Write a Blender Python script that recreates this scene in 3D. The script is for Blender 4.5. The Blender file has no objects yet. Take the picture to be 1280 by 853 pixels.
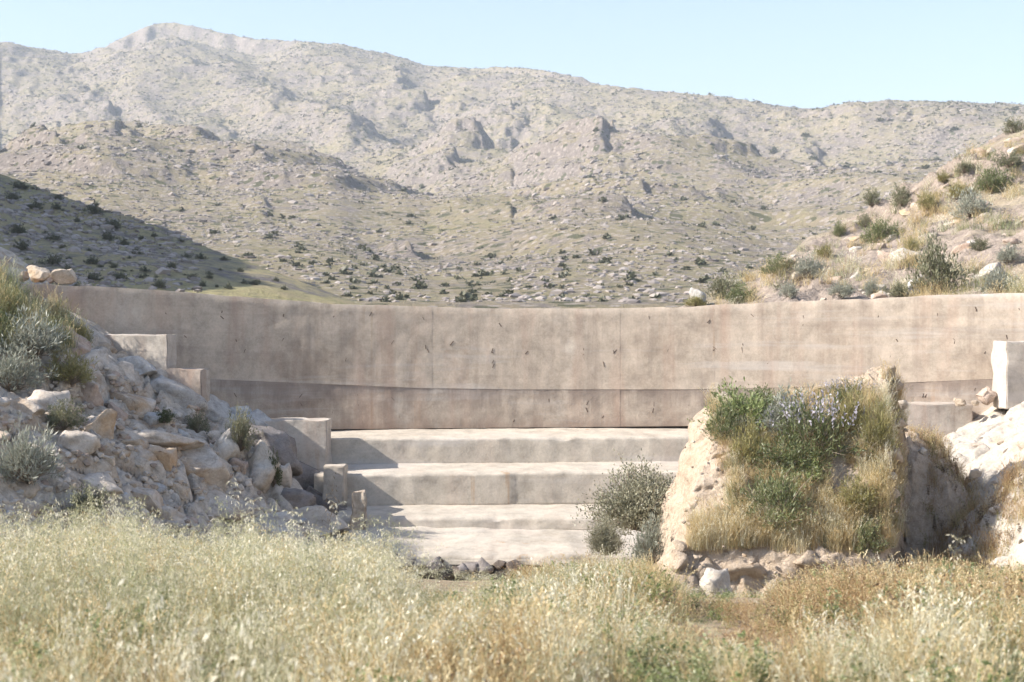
import bpy, bmesh, math, random
import numpy as np
from mathutils import Vector, Matrix

random.seed(7)
RNG = np.random.default_rng(11)
S = bpy.context.scene
COL = S.collection
R = math.radians

# ------------------------------------------------------------------ camera, sky, sun, exposure
F = 1778.0            # focal length in photo pixels (50 mm on 36 mm, 1280 px)
HOR = 400.0           # eye level row
cam_d = bpy.data.cameras.new("camera")
cam = bpy.data.objects.new("camera", cam_d); COL.objects.link(cam)
cam.location = (0, 0, 0); cam.rotation_euler = (R(90), 0, 0)
cam_d.lens = 50; cam_d.sensor_width = 36; cam_d.shift_y = -26.5 / 1280
cam_d.clip_start = 0.1; cam_d.clip_end = 8000
cam_d.dof.use_dof = True; cam_d.dof.focus_distance = 21.5; cam_d.dof.aperture_fstop = 3.4
S.camera = cam

SUN_EL, SUN_AZ = R(34), R(10)       # from the left, a little in front of the wall
to_sun = Vector((-math.cos(SUN_EL) * math.cos(SUN_AZ), -math.cos(SUN_EL) * math.sin(SUN_AZ), math.sin(SUN_EL)))
W = bpy.data.worlds.new("World"); S.world = W; W.use_nodes = True
nt = W.node_tree; nt.nodes.clear()
sky = nt.nodes.new("ShaderNodeTexSky"); sky.sky_type = 'NISHITA'; sky.sun_disc = False
sky.sun_elevation = SUN_EL; sky.sun_rotation = math.atan2(to_sun.x, to_sun.y)
sky.altitude = 900; sky.air_density = 1.0; sky.dust_density = 2.2; sky.ozone_density = 1.0
bg = nt.nodes.new("ShaderNodeBackground"); bg.inputs[1].default_value = 0.12
wo = nt.nodes.new("ShaderNodeOutputWorld")
nt.links.new(sky.outputs[0], bg.inputs[0]); nt.links.new(bg.outputs[0], wo.inputs[0])
sl = bpy.data.lights.new("sun", 'SUN'); sl.energy = 5.0; sl.angle = R(0.5); sl.color = (1.0, 0.94, 0.85)
sun = bpy.data.objects.new("sun", sl); COL.objects.link(sun)
sun.rotation_euler = (-to_sun).to_track_quat('-Z', 'Y').to_euler()
vs = S.view_settings
vs.view_transform = 'Standard'; vs.look = 'None'; vs.exposure = 1.17; vs.gamma = 1.0; vs.use_curve_mapping = False
S.cycles.use_denoising = True; S.cycles.use_adaptive_sampling = True; S.cycles.adaptive_threshold = 0.025
S.cycles.max_bounces = 6; S.cycles.diffuse_bounces = 3; S.cycles.volume_bounces = 0
S.cycles.transparent_max_bounces = 4

def at(px, py, Y):
    """point at real depth Y that stands at photo pixel px, py"""
    return Vector(((px - 640) / F * Y, Y, (HOR - py) / F * Y))

# ------------------------------------------------------------------ noise
def _h(i, j, k, s):
    n = (i.astype(np.int64) * 374761393 + j.astype(np.int64) * 668265263 + k.astype(np.int64) * 2147483647 + s * 974711) & 0xFFFFFFFF
    n = ((n ^ (n >> 13)) * 1274126177) & 0xFFFFFFFF
    n = ((n ^ (n >> 16)) * 2246822519) & 0xFFFFFFFF
    return ((n ^ (n >> 15)) & 0xFFFFFF) / float(0xFFFFFF)

def noise(x, y, z=0.0, s=0):
    x = np.asarray(x, float); y = np.asarray(y, float)
    if np.ndim(z) == 0:
        x, y = np.broadcast_arrays(x, y)
        i, j = np.floor(x), np.floor(y); u, v = x - i, y - j; u = u * u * (3 - 2 * u); v = v * v * (3 - 2 * v)
        i = i.astype(np.int64) & 0xFFFFF; j = j.astype(np.int64) & 0xFFFFF; s_ = int(s * 977 + float(z) * 131)
        def H(a, b):
            n = (a * 374761393 + b * 668265263 + s_ * 974711) & 0xFFFFFFFF
            n = ((n ^ (n >> 13)) * 1274126177) & 0xFFFFFFFF
            return ((n ^ (n >> 16)) & 0xFFFF) / 65535.0
        a = H(i, j); b = H(i + 1, j); c = H(i, j + 1); d = H(i + 1, j + 1)
        return ((a + (b - a) * u) * (1 - v) + (c + (d - c) * u) * v) * 2 - 1
    z = np.asarray(z, float) + 0 * x
    i, j, k = np.floor(x), np.floor(y), np.floor(z)
    u, v, w = x - i, y - j, z - k
    u, v, w = (t * t * t * (t * (t * 6 - 15) + 10) for t in (u, v, w))
    def L(a, b, t): return a + (b - a) * t
    r = L(L(L(_h(i, j, k, s), _h(i+1, j, k, s), u), L(_h(i, j+1, k, s), _h(i+1, j+1, k, s), u), v),
          L(L(_h(i, j, k+1, s), _h(i+1, j, k+1, s), u), L(_h(i, j+1, k+1, s), _h(i+1, j+1, k+1, s), u), v), w)
    return r * 2 - 1

def fbm(x, y, z=0.0, o=4, s=0, g=0.5):
    a, f, t = 1.0, 1.0, 0.0
    for n in range(o):
        t = t + a * noise(np.asarray(x) * f + 7.1 * n, np.asarray(y) * f - 3.7 * n, np.asarray(z) * f, s + n)
        a *= g; f *= 2.03
    return t

def ridged(x, y, o=4, s=0):
    a, f, t = 1.0, 1.0, 0.0
    for n in range(o):
        t = t + a * (1 - 2 * np.abs(noise(np.asarray(x) * f + 5.3 * n, np.asarray(y) * f, 0.0, s + n)))
        a *= 0.5; f *= 2.07
    return t

def cells(x, y, s=0):
    """fractured slabs: per cell a random height and tilt, and the distance to the crack"""
    x = np.asarray(x, float); y = np.asarray(y, float)
    i0, j0 = np.floor(x), np.floor(y)
    f1 = np.full(x.shape, 9.0); f2 = np.full(x.shape, 9.0); h = np.zeros(x.shape); z0 = np.zeros(1, int)
    for di in (-1, 0, 1):
        for dj in (-1, 0, 1):
            i, j = (i0 + di).astype(np.int64), (j0 + dj).astype(np.int64); o = np.zeros_like(i)
            sx = i + 0.1 + 0.8 * _h(i, j, o, s); sy = j + 0.1 + 0.8 * _h(i, j, o, s + 1)
            d = np.hypot(x - sx, y - sy)
            hh = (_h(i, j, o, s + 2) - 0.5) + (x - sx) * (_h(i, j, o, s + 3) - 0.5) * 1.3 + (y - sy) * (_h(i, j, o, s + 4) - 0.5) * 1.3
            c = d < f1
            f2 = np.where(c, f1, np.minimum(f2, d)); h = np.where(c, hh, h); f1 = np.where(c, d, f1)
    return h, f2 - f1

def sstep(a, b, x):
    t = np.clip((np.asarray(x, float) - a) / (b - a), 0, 1)
    return t * t * (3 - 2 * t)

def ip(x, pts):
    return np.interp(x, [p[0] for p in pts], [p[1] for p in pts])

def ips(x, pts):
    """interp with a little rounding"""
    d = min(0.012 * (pts[-1][0] - pts[0][0]), 9.0)
    return (ip(x - d, pts) + ip(x, pts) + ip(x + d, pts)) / 3

# ------------------------------------------------------------------ object helpers
def tag(o, label=None, cat=None, group=None, kind=None):
    if label: o["label"] = label
    if cat: o["category"] = cat
    if group: o["group"] = group
    if kind: o["kind"] = kind
    return o

def link(name, me, mat=None, parent=None, loc=None):
    o = bpy.data.objects.new(name, me); COL.objects.link(o)
    if mat is not None and me is not None and not me.materials:
        me.materials.append(mat)
    if parent: o.parent = parent
    if loc is not None: o.location = loc
    return o

def empty(name, loc=(0, 0, 0), rz=0.0):
    o = bpy.data.objects.new(name, None); COL.objects.link(o)
    o.location = loc; o.rotation_euler = (0, 0, rz); o.empty_display_size = 0.2
    return o

def mesh_np(name, V, Fc, smooth=True, attrs=None):
    """V (n,3); Fc list of (m,k) index arrays"""
    me = bpy.data.meshes.new(name)
    V = np.ascontiguousarray(V, np.float32)
    if not isinstance(Fc, (list, tuple)): Fc = [Fc]
    Fc = [np.asarray(f, np.int32) for f in Fc if len(f)]
    idx = np.concatenate([f.ravel() for f in Fc])
    tot = np.concatenate([np.full(len(f), f.shape[1], np.int32) for f in Fc])
    st = np.concatenate([[0], np.cumsum(tot)[:-1]]).astype(np.int32)
    me.vertices.add(len(V)); me.vertices.foreach_set("co", V.ravel())
    me.loops.add(len(idx)); me.loops.foreach_set("vertex_index", idx)
    me.polygons.add(len(tot)); me.polygons.foreach_set("loop_start", st); me.polygons.foreach_set("loop_total", tot)
    me.polygons.foreach_set("use_smooth", np.full(len(tot), smooth, bool))
    if attrs:
        for k, a in attrs.items():
            at_ = me.attributes.new(k, 'FLOAT', 'POINT'); at_.data.foreach_set("value", np.asarray(a, np.float32))
    me.update(calc_edges=True)
    return me

def grid_faces(n, m):
    i, j = np.meshgrid(np.arange(n - 1), np.arange(m - 1), indexing='ij')
    a = (i * m + j).ravel()
    return np.stack([a, a + m, a + m + 1, a + 1], 1)

def grid_mesh(name, X, Y, Z, flip=False, attrs=None, smooth=True):
    n, m = X.shape
    f = grid_faces(n, m)
    if flip: f = f[:, ::-1]
    return mesh_np(name, np.stack([X, Y, Z], -1).reshape(-1, 3), f, smooth, attrs)

# ------------------------------------------------------------------ materials
class NB:
    def __init__(s, name):
        s.m = bpy.data.materials.new(name); s.m.use_nodes = True
        s.t = s.m.node_tree; s.t.nodes.clear()
        s.out = s.t.nodes.new("ShaderNodeOutputMaterial")
        s.co = None
    def n(s, typ, ins=None, **kw):
        nd = s.t.nodes.new(typ)
        for k, v in kw.items(): setattr(nd, k, v)
        if ins:
            for k, v in ins.items():
                if isinstance(v, bpy.types.NodeSocket): s.t.links.new(v, nd.inputs[k])
                else: nd.inputs[k].default_value = v
        return nd
    def coord(s, world=True):
        if s.co is None:
            s.co = s.n("ShaderNodeNewGeometry").outputs["Position"] if world else s.n("ShaderNodeTexCoord").outputs["Object"]
        return s.co
    def noise(s, scale, detail=5, rough=0.6, vec=None, dist=0.0):
        return s.n("ShaderNodeTexNoise", {"Vector": vec if vec is not None else s.coord(), "Scale": scale, "Detail": detail, "Roughness": rough, "Distortion": dist}).outputs["Fac"]
    def vor(s, scale, feature='F1', vec=None, out="Distance"):
        return s.n("ShaderNodeTexVoronoi", {"Vector": vec if vec is not None else s.coord(), "Scale": scale}, feature=feature).outputs[out]
    def ramp(s, fac, stops, out=0):
        nd = s.n("ShaderNodeValToRGB", {"Fac": fac}); cr = nd.color_ramp
        while len(cr.elements) < len(stops): cr.elements.new(0.5)
        for e, (p, c) in zip(cr.elements, stops):
            e.position = p; e.color = (*c, 1) if isinstance(c, tuple) else (c, c, c, 1)
        return nd.outputs[0]
    def mix(s, a, b, fac, mode='MIX'):
        nd = s.t.nodes.new("ShaderNodeMix"); nd.data_type = 'RGBA'; nd.blend_type = mode
        for k, v in ((0, fac), (6, a), (7, b)):
            if isinstance(v, bpy.types.NodeSocket): s.t.links.new(v, nd.inputs[k])
            elif isinstance(v, tuple): nd.inputs[k].default_value = (*v, 1) if len(v) == 3 else v
            else: nd.inputs[k].default_value = v
        return nd.outputs[2]
    def math(s, op, a, b=0.0, clamp=False):
        return s.n("ShaderNodeMath", {0: a, 1: b}, operation=op, use_clamp=clamp).outputs[0]
    def map(s, scale=(1, 1, 1), loc=(0, 0, 0), vec=None):
        return s.n("ShaderNodeMapping", {"Vector": vec if vec is not None else s.coord(), "Scale": scale, "Location": loc}).outputs[0]
    def sep(s, vec=None):
        return s.n("ShaderNodeSeparateXYZ", {0: vec if vec is not None else s.coord()}).outputs
    def bump(s, h, strength=0.5, dist=0.05):
        return s.n("ShaderNodeBump", {"Height": h, "Strength": strength, "Distance": dist}).outputs[0]
    def finish(s, color, rough=0.9, normal=None, spec=0.2):
        b = s.n("ShaderNodeBsdfPrincipled", {"Roughness": rough, "Specular IOR Level": spec})
        if isinstance(color, tuple): b.inputs[0].default_value = (*color, 1)
        else: s.t.links.new(color, b.inputs[0])
        if normal is not None: s.t.links.new(normal, b.inputs["Normal"])
        s.t.links.new(b.outputs[0], s.out.inputs[0]); return s.m

def m_concrete(name, base=(0.50, 0.42, 0.34), dark=(0.38, 0.305, 0.24), light=(0.59, 0.525, 0.45), streak=True, damp=False, rough_bump=1.0, stain=0.85):
    b = NB(name); co = b.coord()
    n1 = b.noise(0.55, 6, 0.62)
    n2 = b.noise(3.2, 6, 0.7)
    n3 = b.noise(28, 4, 0.7)
    c = b.ramp(n1, [(0.30, dark), (0.46, base), (0.62, base), (0.78, light)])
    c = b.mix(c, b.ramp(n2, [(0.3, 0.32), (0.5, 0.5), (0.72, 0.66)]), 0.75, 'OVERLAY')
    c = b.mix(c, b.ramp(n3, [(0.3, 0.40), (0.55, 0.5), (0.8, 0.58)]), 0.6, 'OVERLAY')
    if streak:
        # drip stains down the face and pour bands along it
        v = b.map((2.4, 2.4, 0.16)); s1 = b.noise(1.0, 5, 0.7, v)
        c = b.mix(c, (0.22, 0.165, 0.135), b.ramp(s1, [(0.50, 0.0), (0.72, 0.6 * stain)]))
        v2 = b.map((0.18, 0.18, 2.6)); s2 = b.noise(1.0, 5, 0.65, v2)
        c = b.mix(c, (0.54, 0.50, 0.465), b.ramp(s2, [(0.53, 0.0), (0.68, 0.62)]))
        v3 = b.map((5.0, 5.0, 0.10), (3, 1, 0)); s3 = b.noise(1.0, 3, 0.5, v3)
        g = b.math('MULTIPLY', b.ramp(s3, [(0.64, 0.0), (0.72, 0.55)]), b.ramp(b.noise(0.8, 2, 0.5), [(0.48, 0.0), (0.62, 1.0)]))
        c = b.mix(c, (0.36, 0.21, 0.10), g)
        v5 = b.map((0.22, 0.22, 3.4), (2, 8, 1)); s5 = b.noise(1.0, 6, 0.7, v5)
        c = b.mix(c, (0.30, 0.245, 0.205), b.ramp(s5, [(0.55, 0.0), (0.70, 0.55 * stain)]))
        v4 = b.map((2.2, 2.2, 0.3), (9, 2, 4)); s4 = b.noise(1.0, 5, 0.6, v4)
        c = b.mix(c, (0.42, 0.255, 0.185), b.ramp(s4, [(0.50, 0.0), (0.72, 0.5 * stain)]))
    if damp:    # dark water marks hanging from the joint and rising from the step
        up = b.n("ShaderNodeAttribute", attribute_name="up").outputs["Fac"]
        k1 = b.math('ADD', up, b.math('MULTIPLY', b.math('SUBTRACT', b.noise(1.0, 5, 0.7, b.map((2.0, 2.0, 0.35))), 0.5), 2.2))
        c = b.mix(c, (0.20, 0.16, 0.14), b.ramp(k1, [(0.55, 0.0), (1.0, 0.62)]))
        k2 = b.math('SUBTRACT', b.math('MULTIPLY', b.noise(1.6, 5, 0.7, b.map((2.0, 2.0, 0.6), (4, 4, 4))), 0.8), up)
        c = b.mix(c, (0.24, 0.17, 0.135), b.ramp(k2, [(0.12, 0.0), (0.5, 0.7)]))
    p = b.math('POWER', b.vor(9.0), 0.5)
    hgt = b.math('ADD', b.math('MULTIPLY', n2, 0.5), b.math('ADD', b.math('MULTIPLY', n3, 0.35), b.math('MULTIPLY', p, 0.15)))
    return b.finish(c, 0.92, b.bump(hgt, 0.32 * rough_bump, 0.035))

def m_rock(name, light=(0.60, 0.55, 0.49), mid=(0.46, 0.41, 0.36), dark=(0.24, 0.215, 0.195), tint=(0.47, 0.30, 0.16), tint_amt=0.6, sc=1.0, bump=1.0, world=True):
    b = NB(name); b.coord(world)
    n1 = b.noise(0.9 * sc, 6, 0.6, dist=0.4); n2 = b.noise(5 * sc, 8, 0.68); n3 = b.noise(32 * sc, 4, 0.7)
    c = b.ramp(n2, [(0.28, dark), (0.45, mid), (0.60, light), (0.8, light)])
    c = b.mix(c, tint, b.math('MULTIPLY', b.ramp(n1, [(0.53, 0.0), (0.68, 1.0)]), tint_amt))
    c = b.mix(c, b.ramp(n3, [(0.3, 0.36), (0.55, 0.5), (0.8, 0.6)]), 0.7, 'OVERLAY')
    vo = b.vor(3.4 * sc, 'DISTANCE_TO_EDGE', vec=b.n("ShaderNodeVectorMath", {0: b.coord(), 1: b.n("ShaderNodeVectorMath", {0: b.n("ShaderNodeTexNoise", {"Vector": b.coord(), "Scale": 2.2 * sc, "Detail": 3}).outputs["Color"], "Scale": 0.45 / sc}, operation='SCALE').outputs[0]}, operation='ADD').outputs[0])
    crack = b.ramp(vo, [(0.0, 0.0), (0.035, 1.0)])
    c = b.mix(b.mix(c, (0.14, 0.11, 0.09), 0.22), c, b.math('MAXIMUM', crack, b.ramp(b.noise(1.7 * sc, 3, 0.5), [(0.44, 0.0), (0.52, 1.0)])))
    h = b.math('ADD', b.math('ADD', b.math('MULTIPLY', n2, 0.7), b.math('MULTIPLY', n3, 0.25)), b.math('MULTIPLY', crack, 0.06))
    return b.finish(c, 0.93, b.bump(h, 0.7 * bump, 0.06))

def m_leaf(name, cols, trans=0.35, rough=0.75):
    """leaf colour varies from leaf to leaf ('rnd') and from plant to plant"""
    b = NB(name)
    a = b.n("ShaderNodeAttribute", attribute_name="rnd").outputs["Fac"]
    oi = b.n("ShaderNodeObjectInfo").outputs["Random"]
    fac = b.math('ADD', b.math('MULTIPLY', a, 0.72), b.math('MULTIPLY', oi, 0.28))
    k = len(cols) - 1
    c = b.ramp(fac, [(0.12 + 0.76 * i / k, col) for i, col in enumerate(cols)])
    d = b.n("ShaderNodeBsdfDiffuse", {"Color": c}).outputs[0]
    t = b.n("ShaderNodeBsdfTranslucent", {"Color": c}).outputs[0]
    g = b.n("ShaderNodeBsdfGlossy", {"Color": (1, 1, 1, 1), "Roughness": 0.5}).outputs[0]
    m1 = b.n("ShaderNodeMixShader", {0: trans, 1: d, 2: t}).outputs[0]
    m2 = b.n("ShaderNodeMixShader", {0: 0.03, 1: m1, 2: g}).outputs[0]
    b.t.links.new(m2, b.out.inputs[0]); return b.m

def m_terrain(name, rockc, grassc, soilc, sc=1.0, bump=0.6, speck=None, bias=0.5, bdist=0.3):
    b = NB(name)
    n0 = b.noise(0.05 * sc, 5, 0.6); n1 = b.noise(0.32 * sc, 6, 0.65); n2 = b.noise(1.6 * sc, 6, 0.7); n3 = b.noise(7 * sc, 4, 0.7)
    g = b.n("ShaderNodeNewGeometry")
    nz = b.n("ShaderNodeSeparateXYZ", {0: g.outputs["Normal"]}).outputs[2]
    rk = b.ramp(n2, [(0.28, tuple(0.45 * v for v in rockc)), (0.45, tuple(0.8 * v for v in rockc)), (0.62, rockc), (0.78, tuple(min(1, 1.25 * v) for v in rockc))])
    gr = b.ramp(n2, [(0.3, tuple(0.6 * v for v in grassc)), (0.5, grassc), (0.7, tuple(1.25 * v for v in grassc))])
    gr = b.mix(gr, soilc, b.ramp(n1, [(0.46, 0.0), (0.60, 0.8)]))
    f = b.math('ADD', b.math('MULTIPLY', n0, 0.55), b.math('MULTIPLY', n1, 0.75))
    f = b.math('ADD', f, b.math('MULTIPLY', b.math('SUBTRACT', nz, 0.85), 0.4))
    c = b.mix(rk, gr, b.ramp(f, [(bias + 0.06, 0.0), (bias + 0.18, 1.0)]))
    c = b.mix(c, b.ramp(n3, [(0.3, 0.36), (0.55, 0.5), (0.8, 0.62)]), 0.8, 'OVERLAY')
    if speck:
        col, s_ = speck
        v = b.vor(s_); big = b.noise(0.09, 3, 0.5)
        thr = b.math('MULTIPLY', b.ramp(big, [(0.35, 0.5), (0.65, 1.0)]), 0.36)
        c = b.mix(c, col, b.math('MULTIPLY', b.math('LESS_THAN', v, thr), 0.85))
        v2 = b.vor(0.62, vec=b.map((1, 1, 1), (31, 7, 3)))
        c = b.mix(c, tuple(1.35 * q for q in rockc), b.math('MULTIPLY', b.math('LESS_THAN', v2, b.math('MULTIPLY', n1, 0.62)), 0.75))
    h = b.math('ADD', b.math('MULTIPLY', n2, 0.8), b.math('MULTIPLY', n3, 0.3))
    return b.finish(c, 0.96, b.bump(h, bump, bdist), 0.1)

M = {}
M['wall'] = m_concrete("wall_concrete")
M['wall_low'] = m_concrete("lower_lift_concrete", (0.45, 0.375, 0.305), (0.25, 0.19, 0.15), (0.56, 0.51, 0.46), damp=True, rough_bump=1.4)
M['step'] = m_concrete("step_concrete", (0.49, 0.435, 0.365), (0.42, 0.37, 0.305), (0.55, 0.50, 0.435), streak=True, stain=0.28)
M['block'] = m_concrete("block_concrete", (0.48, 0.43, 0.375), (0.36, 0.315, 0.27), (0.56, 0.52, 0.47), rough_bump=1.5)
M['mortar'] = m_rock("dark_mortar", (0.27, 0.24, 0.225), (0.22, 0.195, 0.18), (0.14, 0.125, 0.115), (0.2, 0.15, 0.12), 0.3, 1.2)
M['rock'] = m_rock("limestone", (0.60, 0.53, 0.455), (0.47, 0.405, 0.34), (0.26, 0.215, 0.18), tint_amt=0.8)
M['rock_warm'] = m_rock("ochre_limestone", (0.58, 0.50, 0.41), (0.45, 0.37, 0.29), (0.27, 0.21, 0.16), (0.50, 0.30, 0.13), 0.9)
M['footing'] = m_rock('dark_footing', (0.19, 0.155, 0.13), (0.13, 0.105, 0.09), (0.07, 0.055, 0.045), (0.22, 0.15, 0.10), 0.4, 1.5)  # undercut shade below the lowest slab is put into these dark stone colours
M['rock_grey'] = m_rock("grey_limestone", (0.52, 0.50, 0.475), (0.41, 0.39, 0.37), (0.25, 0.235, 0.22), (0.40, 0.31, 0.22), 0.4)
M['rock_white'] = m_rock("white_limestone", (0.54, 0.495, 0.435), (0.46, 0.41, 0.355), (0.32, 0.275, 0.23), (0.55, 0.41, 0.27), 0.55, 0.9)
M['rock_pink'] = m_rock("pink_rock", (0.50, 0.40, 0.33), (0.40, 0.31, 0.255), (0.24, 0.18, 0.15), (0.42, 0.27, 0.18), 0.6)
M['earth'] = m_rock("packed_earth", (0.54, 0.44, 0.345), (0.46, 0.365, 0.275), (0.31, 0.235, 0.175), (0.40, 0.30, 0.20), 0.5, 1.8, 1.5)
M['rust'] = NB("rusty_wire").finish((0.13, 0.095, 0.075), 0.8)

# ------------------------------------------------------------------ near ground: gully floor and the two banks
MEADOW = [(-4, -1.55), (3, -1.6), (6.7, -1.78), (10, -2.12), (14, -2.62), (17.5, -3.14), (19.3, -3.7), (21, -3.8), (27, -3.7)]
LTOE = [(0, -7.2), (9, -7.0), (12, -6.0), (15, -4.7), (18, -3.3), (20, -2.35), (21.5, -2.1), (25, -2.3), (28, -2.3)]
LPROF = [(-1, 0), (0, 0), (0.5, 0.38), (1.2, 1.05), (2, 1.7), (3, 2.35), (3.8, 2.85), (5.8, 4.1), (9.6, 6.95), (12, 7.4), (30, 12)]
RTOE = [(0, 9.5), (10, 8.2), (14, 6.2), (16, 5.45), (18, 5.25), (20, 5.3), (22, 4.8), (25, 4.7), (28, 4.7)]
RPROF = [(-1, 0), (0, 0), (0.45, 0.62), (1.2, 1.35), (2, 1.85), (4, 2.75), (8, 5), (25, 12)]

def lcrest(y):   # how much of the left bank stands, falling away towards the camera
    return ip(y, [(0, 0.30), (6, 0.34), (10, 0.52), (14, 0.84), (17, 0.97), (19, 1.0), (30, 1.0)])

def ground(x, y, rough=True):
    x = np.asarray(x, float); y = np.asarray(y, float)
    b = ip(y, MEADOW)
    dl = ip(y, LTOE) - x; dr = x - ip(y, RTOE)
    w = 0.0
    if rough:
        w = 0.35 * fbm(x * 0.55, y * 0.55, 0, 3, 5)
    z = b + ip(dl + w, LPROF) * lcrest(y) + ip(dr + w, RPROF)
    z = z + 0.10 * np.clip(-x / 3, 0, 1) * sstep(5, 10, y) * (1 - sstep(12, 16, y))
    z = z + 0.07 * fbm(x * 0.45, y * 0.45, 3, 3, 9)
    z = z - 0.35 * np.exp(-((x + 0.9) / 0.8) ** 2 - ((y - 19.4) / 1.1) ** 2)
    z = z - 0.30 * np.exp(-((x - 2.6) / 1.7) ** 2 - ((y - 15.4) / 1.4) ** 2)
    if rough:
        rk = np.maximum(sstep(0.0, 0.8, dl), sstep(0.0, 0.6, dr)) * (1 - sstep(22.5, 24.0, y) * 0.7)
        wx_ = x + 0.25 * noise(x * 0.9, y * 0.9, 0, 61); wy_ = y + 0.25 * noise(x * 0.9, y * 0.9, 0, 63)
        c1, e1 = cells((wx_ * 0.9 - 0.3 * wy_) * 1.15, (wy_ + 0.3 * wx_) * 0.95, 400)
        c2, e2 = cells(wx_ * 2.9 + 7, wy_ * 2.5, 410)
        frac = np.where(dl > dr, 1.0, 0.45)
        z = z + rk * frac * (0.34 * c1 - 0.17 * (1 - sstep(0.0, 0.13, e1)) + 0.10 * c2 - 0.05 * (1 - sstep(0.0, 0.12, e2))) * sstep(-11, -9, x)
        z = z + rk * (0.07 * ridged(x * 0.8, y * 0.8, 4, 21) * sstep(-12.5, -9.5, x) + 0.03 * ridged(x * 2.6, y * 2.6, 3, 31) + 0.025 * fbm(x * 5.2, y * 5.2, 0, 2, 35))
    return z

def gz(x, y): return float(ground(np.array([x]), np.array([y]))[0])

def build_ground():
    xs = np.concatenate([np.linspace(-26, -9, 60)[:-1], np.linspace(-9, -1.5, 230)[:-1], np.linspace(-1.5, 4.6, 60)[:-1], np.linspace(4.6, 9.6, 130)[:-1], np.linspace(9.6, 26, 40)])
    ys = np.concatenate([np.linspace(-4, 12, 80)[:-1], np.linspace(12, 25.6, 380)])
    X, Y = np.meshgrid(xs, ys, indexing='ij')
    Z = ground(X, Y)
    dl = ip(Y, LTOE) - X; dr = X - ip(Y, RTOE)
    # keep the banks below the dam's steps and behind its wall face
    rk = np.maximum(sstep(-0.2, 0.5, dl), sstep(-0.2, 0.4, dr))
    side = np.where(dr > -0.3, 1.0, 0.0)
    me = grid_mesh("ground", X, Y, Z, attrs={"rock": rk.ravel(), "side": side.ravel()})
    b = NB("ground_soil_and_rock"); b.coord()
    n1 = b.noise(1.4, 6, 0.65); n2 = b.noise(6, 6, 0.7); n3 = b.noise(30, 4, 0.7); n0 = b.noise(0.5, 4, 0.6)
    soil = b.ramp(n2, [(0.3, (0.20, 0.15, 0.10)), (0.5, (0.34, 0.26, 0.175)), (0.7, (0.44, 0.36, 0.25))])
    rockL = b.ramp(n2, [(0.28, (0.26, 0.22, 0.185)), (0.46, (0.47, 0.41, 0.345)), (0.66, (0.62, 0.555, 0.48))])
    rockL = b.mix(rockL, (0.36, 0.25, 0.16), b.ramp(n1, [(0.5, 0.0), (0.66, 0.75)]))
    rockR = b.ramp(n2, [(0.28, (0.34, 0.29, 0.24)), (0.46, (0.47, 0.42, 0.36)), (0.66, (0.55, 0.50, 0.44))])
    rockR = b.mix(rockR, (0.47, 0.36, 0.25), b.ramp(n1, [(0.52, 0.0), (0.68, 0.7)]))
    sd = b.n("ShaderNodeAttribute", attribute_name="side").outputs["Fac"]
    ra = b.n("ShaderNodeAttribute", attribute_name="rock").outputs["Fac"]
    fac = b.ramp(b.math('ADD', ra, b.math('MULTIPLY', b.math('SUBTRACT', n1, 0.5), 0.7)), [(0.4, 0.0), (0.6, 1.0)])
    c = b.mix(soil, b.mix(rockL, rockR, sd), fac)
    c = b.mix(c, b.ramp(n3, [(0.3, 0.36), (0.55, 0.5), (0.8, 0.6)]), 0.7, 'OVERLAY')
    vo = b.vor(2.3, 'DISTANCE_TO_EDGE', vec=b.map((1, 1, 1.6)))
    h = b.math('ADD', b.math('ADD', n2, b.math('MULTIPLY', n3, 0.3)), b.math('MULTIPLY', b.ramp(vo, [(0, 0.0), (0.05, 1.0)]), 0.05))
    m = b.finish(c, 0.95, b.bump(h, 0.8, 0.07))
    o = link("ground", me, m); tag(o, kind="structure")
    return o
GROUND = build_ground()

# ------------------------------------------------------------------ mountains and hills (built in bearing and distance)
def polar(name, px, depth, zfun, attrs=None):
    P_, D = np.meshgrid(px, depth, indexing='ij')
    Z = zfun(P_, D)
    X = (P_ - 640) / F * D
    return X, D, Z, grid_mesh(name, X, D, Z)

SKYLINE = [(-700, 90), (-300, 80), (-60, 62), (0, 58), (40, 67), (100, 75), (125, 62), (150, 50), (172, 38), (195, 30), (215, 27), (235, 31), (262, 38), (320, 49), (370, 51),
           (430, 56), (470, 66), (500, 71), (530, 83), (590, 86), (640, 84), (680, 88), (722, 96), (770, 112), (860, 117), (960, 130),
           (1020, 139), (1060, 131), (1110, 127), (1180, 128), (1280, 132), (1500, 128), (2000, 120)]
SKYD = [(-700, 1250), (0, 1300), (215, 1300), (500, 1150), (700, 1000), (1020, 860), (1280, 760), (2000, 760)]
BROW = [(-700, 215), (-60, 225), (0, 222), (60, 206), (130, 201), (250, 203), (330, 206), (420, 226), (470, 255), (540, 282), (640, 262), (700, 238), (760, 226), (830, 232), (900, 243), (960, 262), (1040, 250), (1120, 236), (1280, 225), (2000, 210)]
BROWD = [(-700, 480), (0, 470), (330, 470), (420, 440), (540, 420), (760, 430), (960, 400), (1280, 380), (2000, 380)]
FOOT = 105.0

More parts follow.
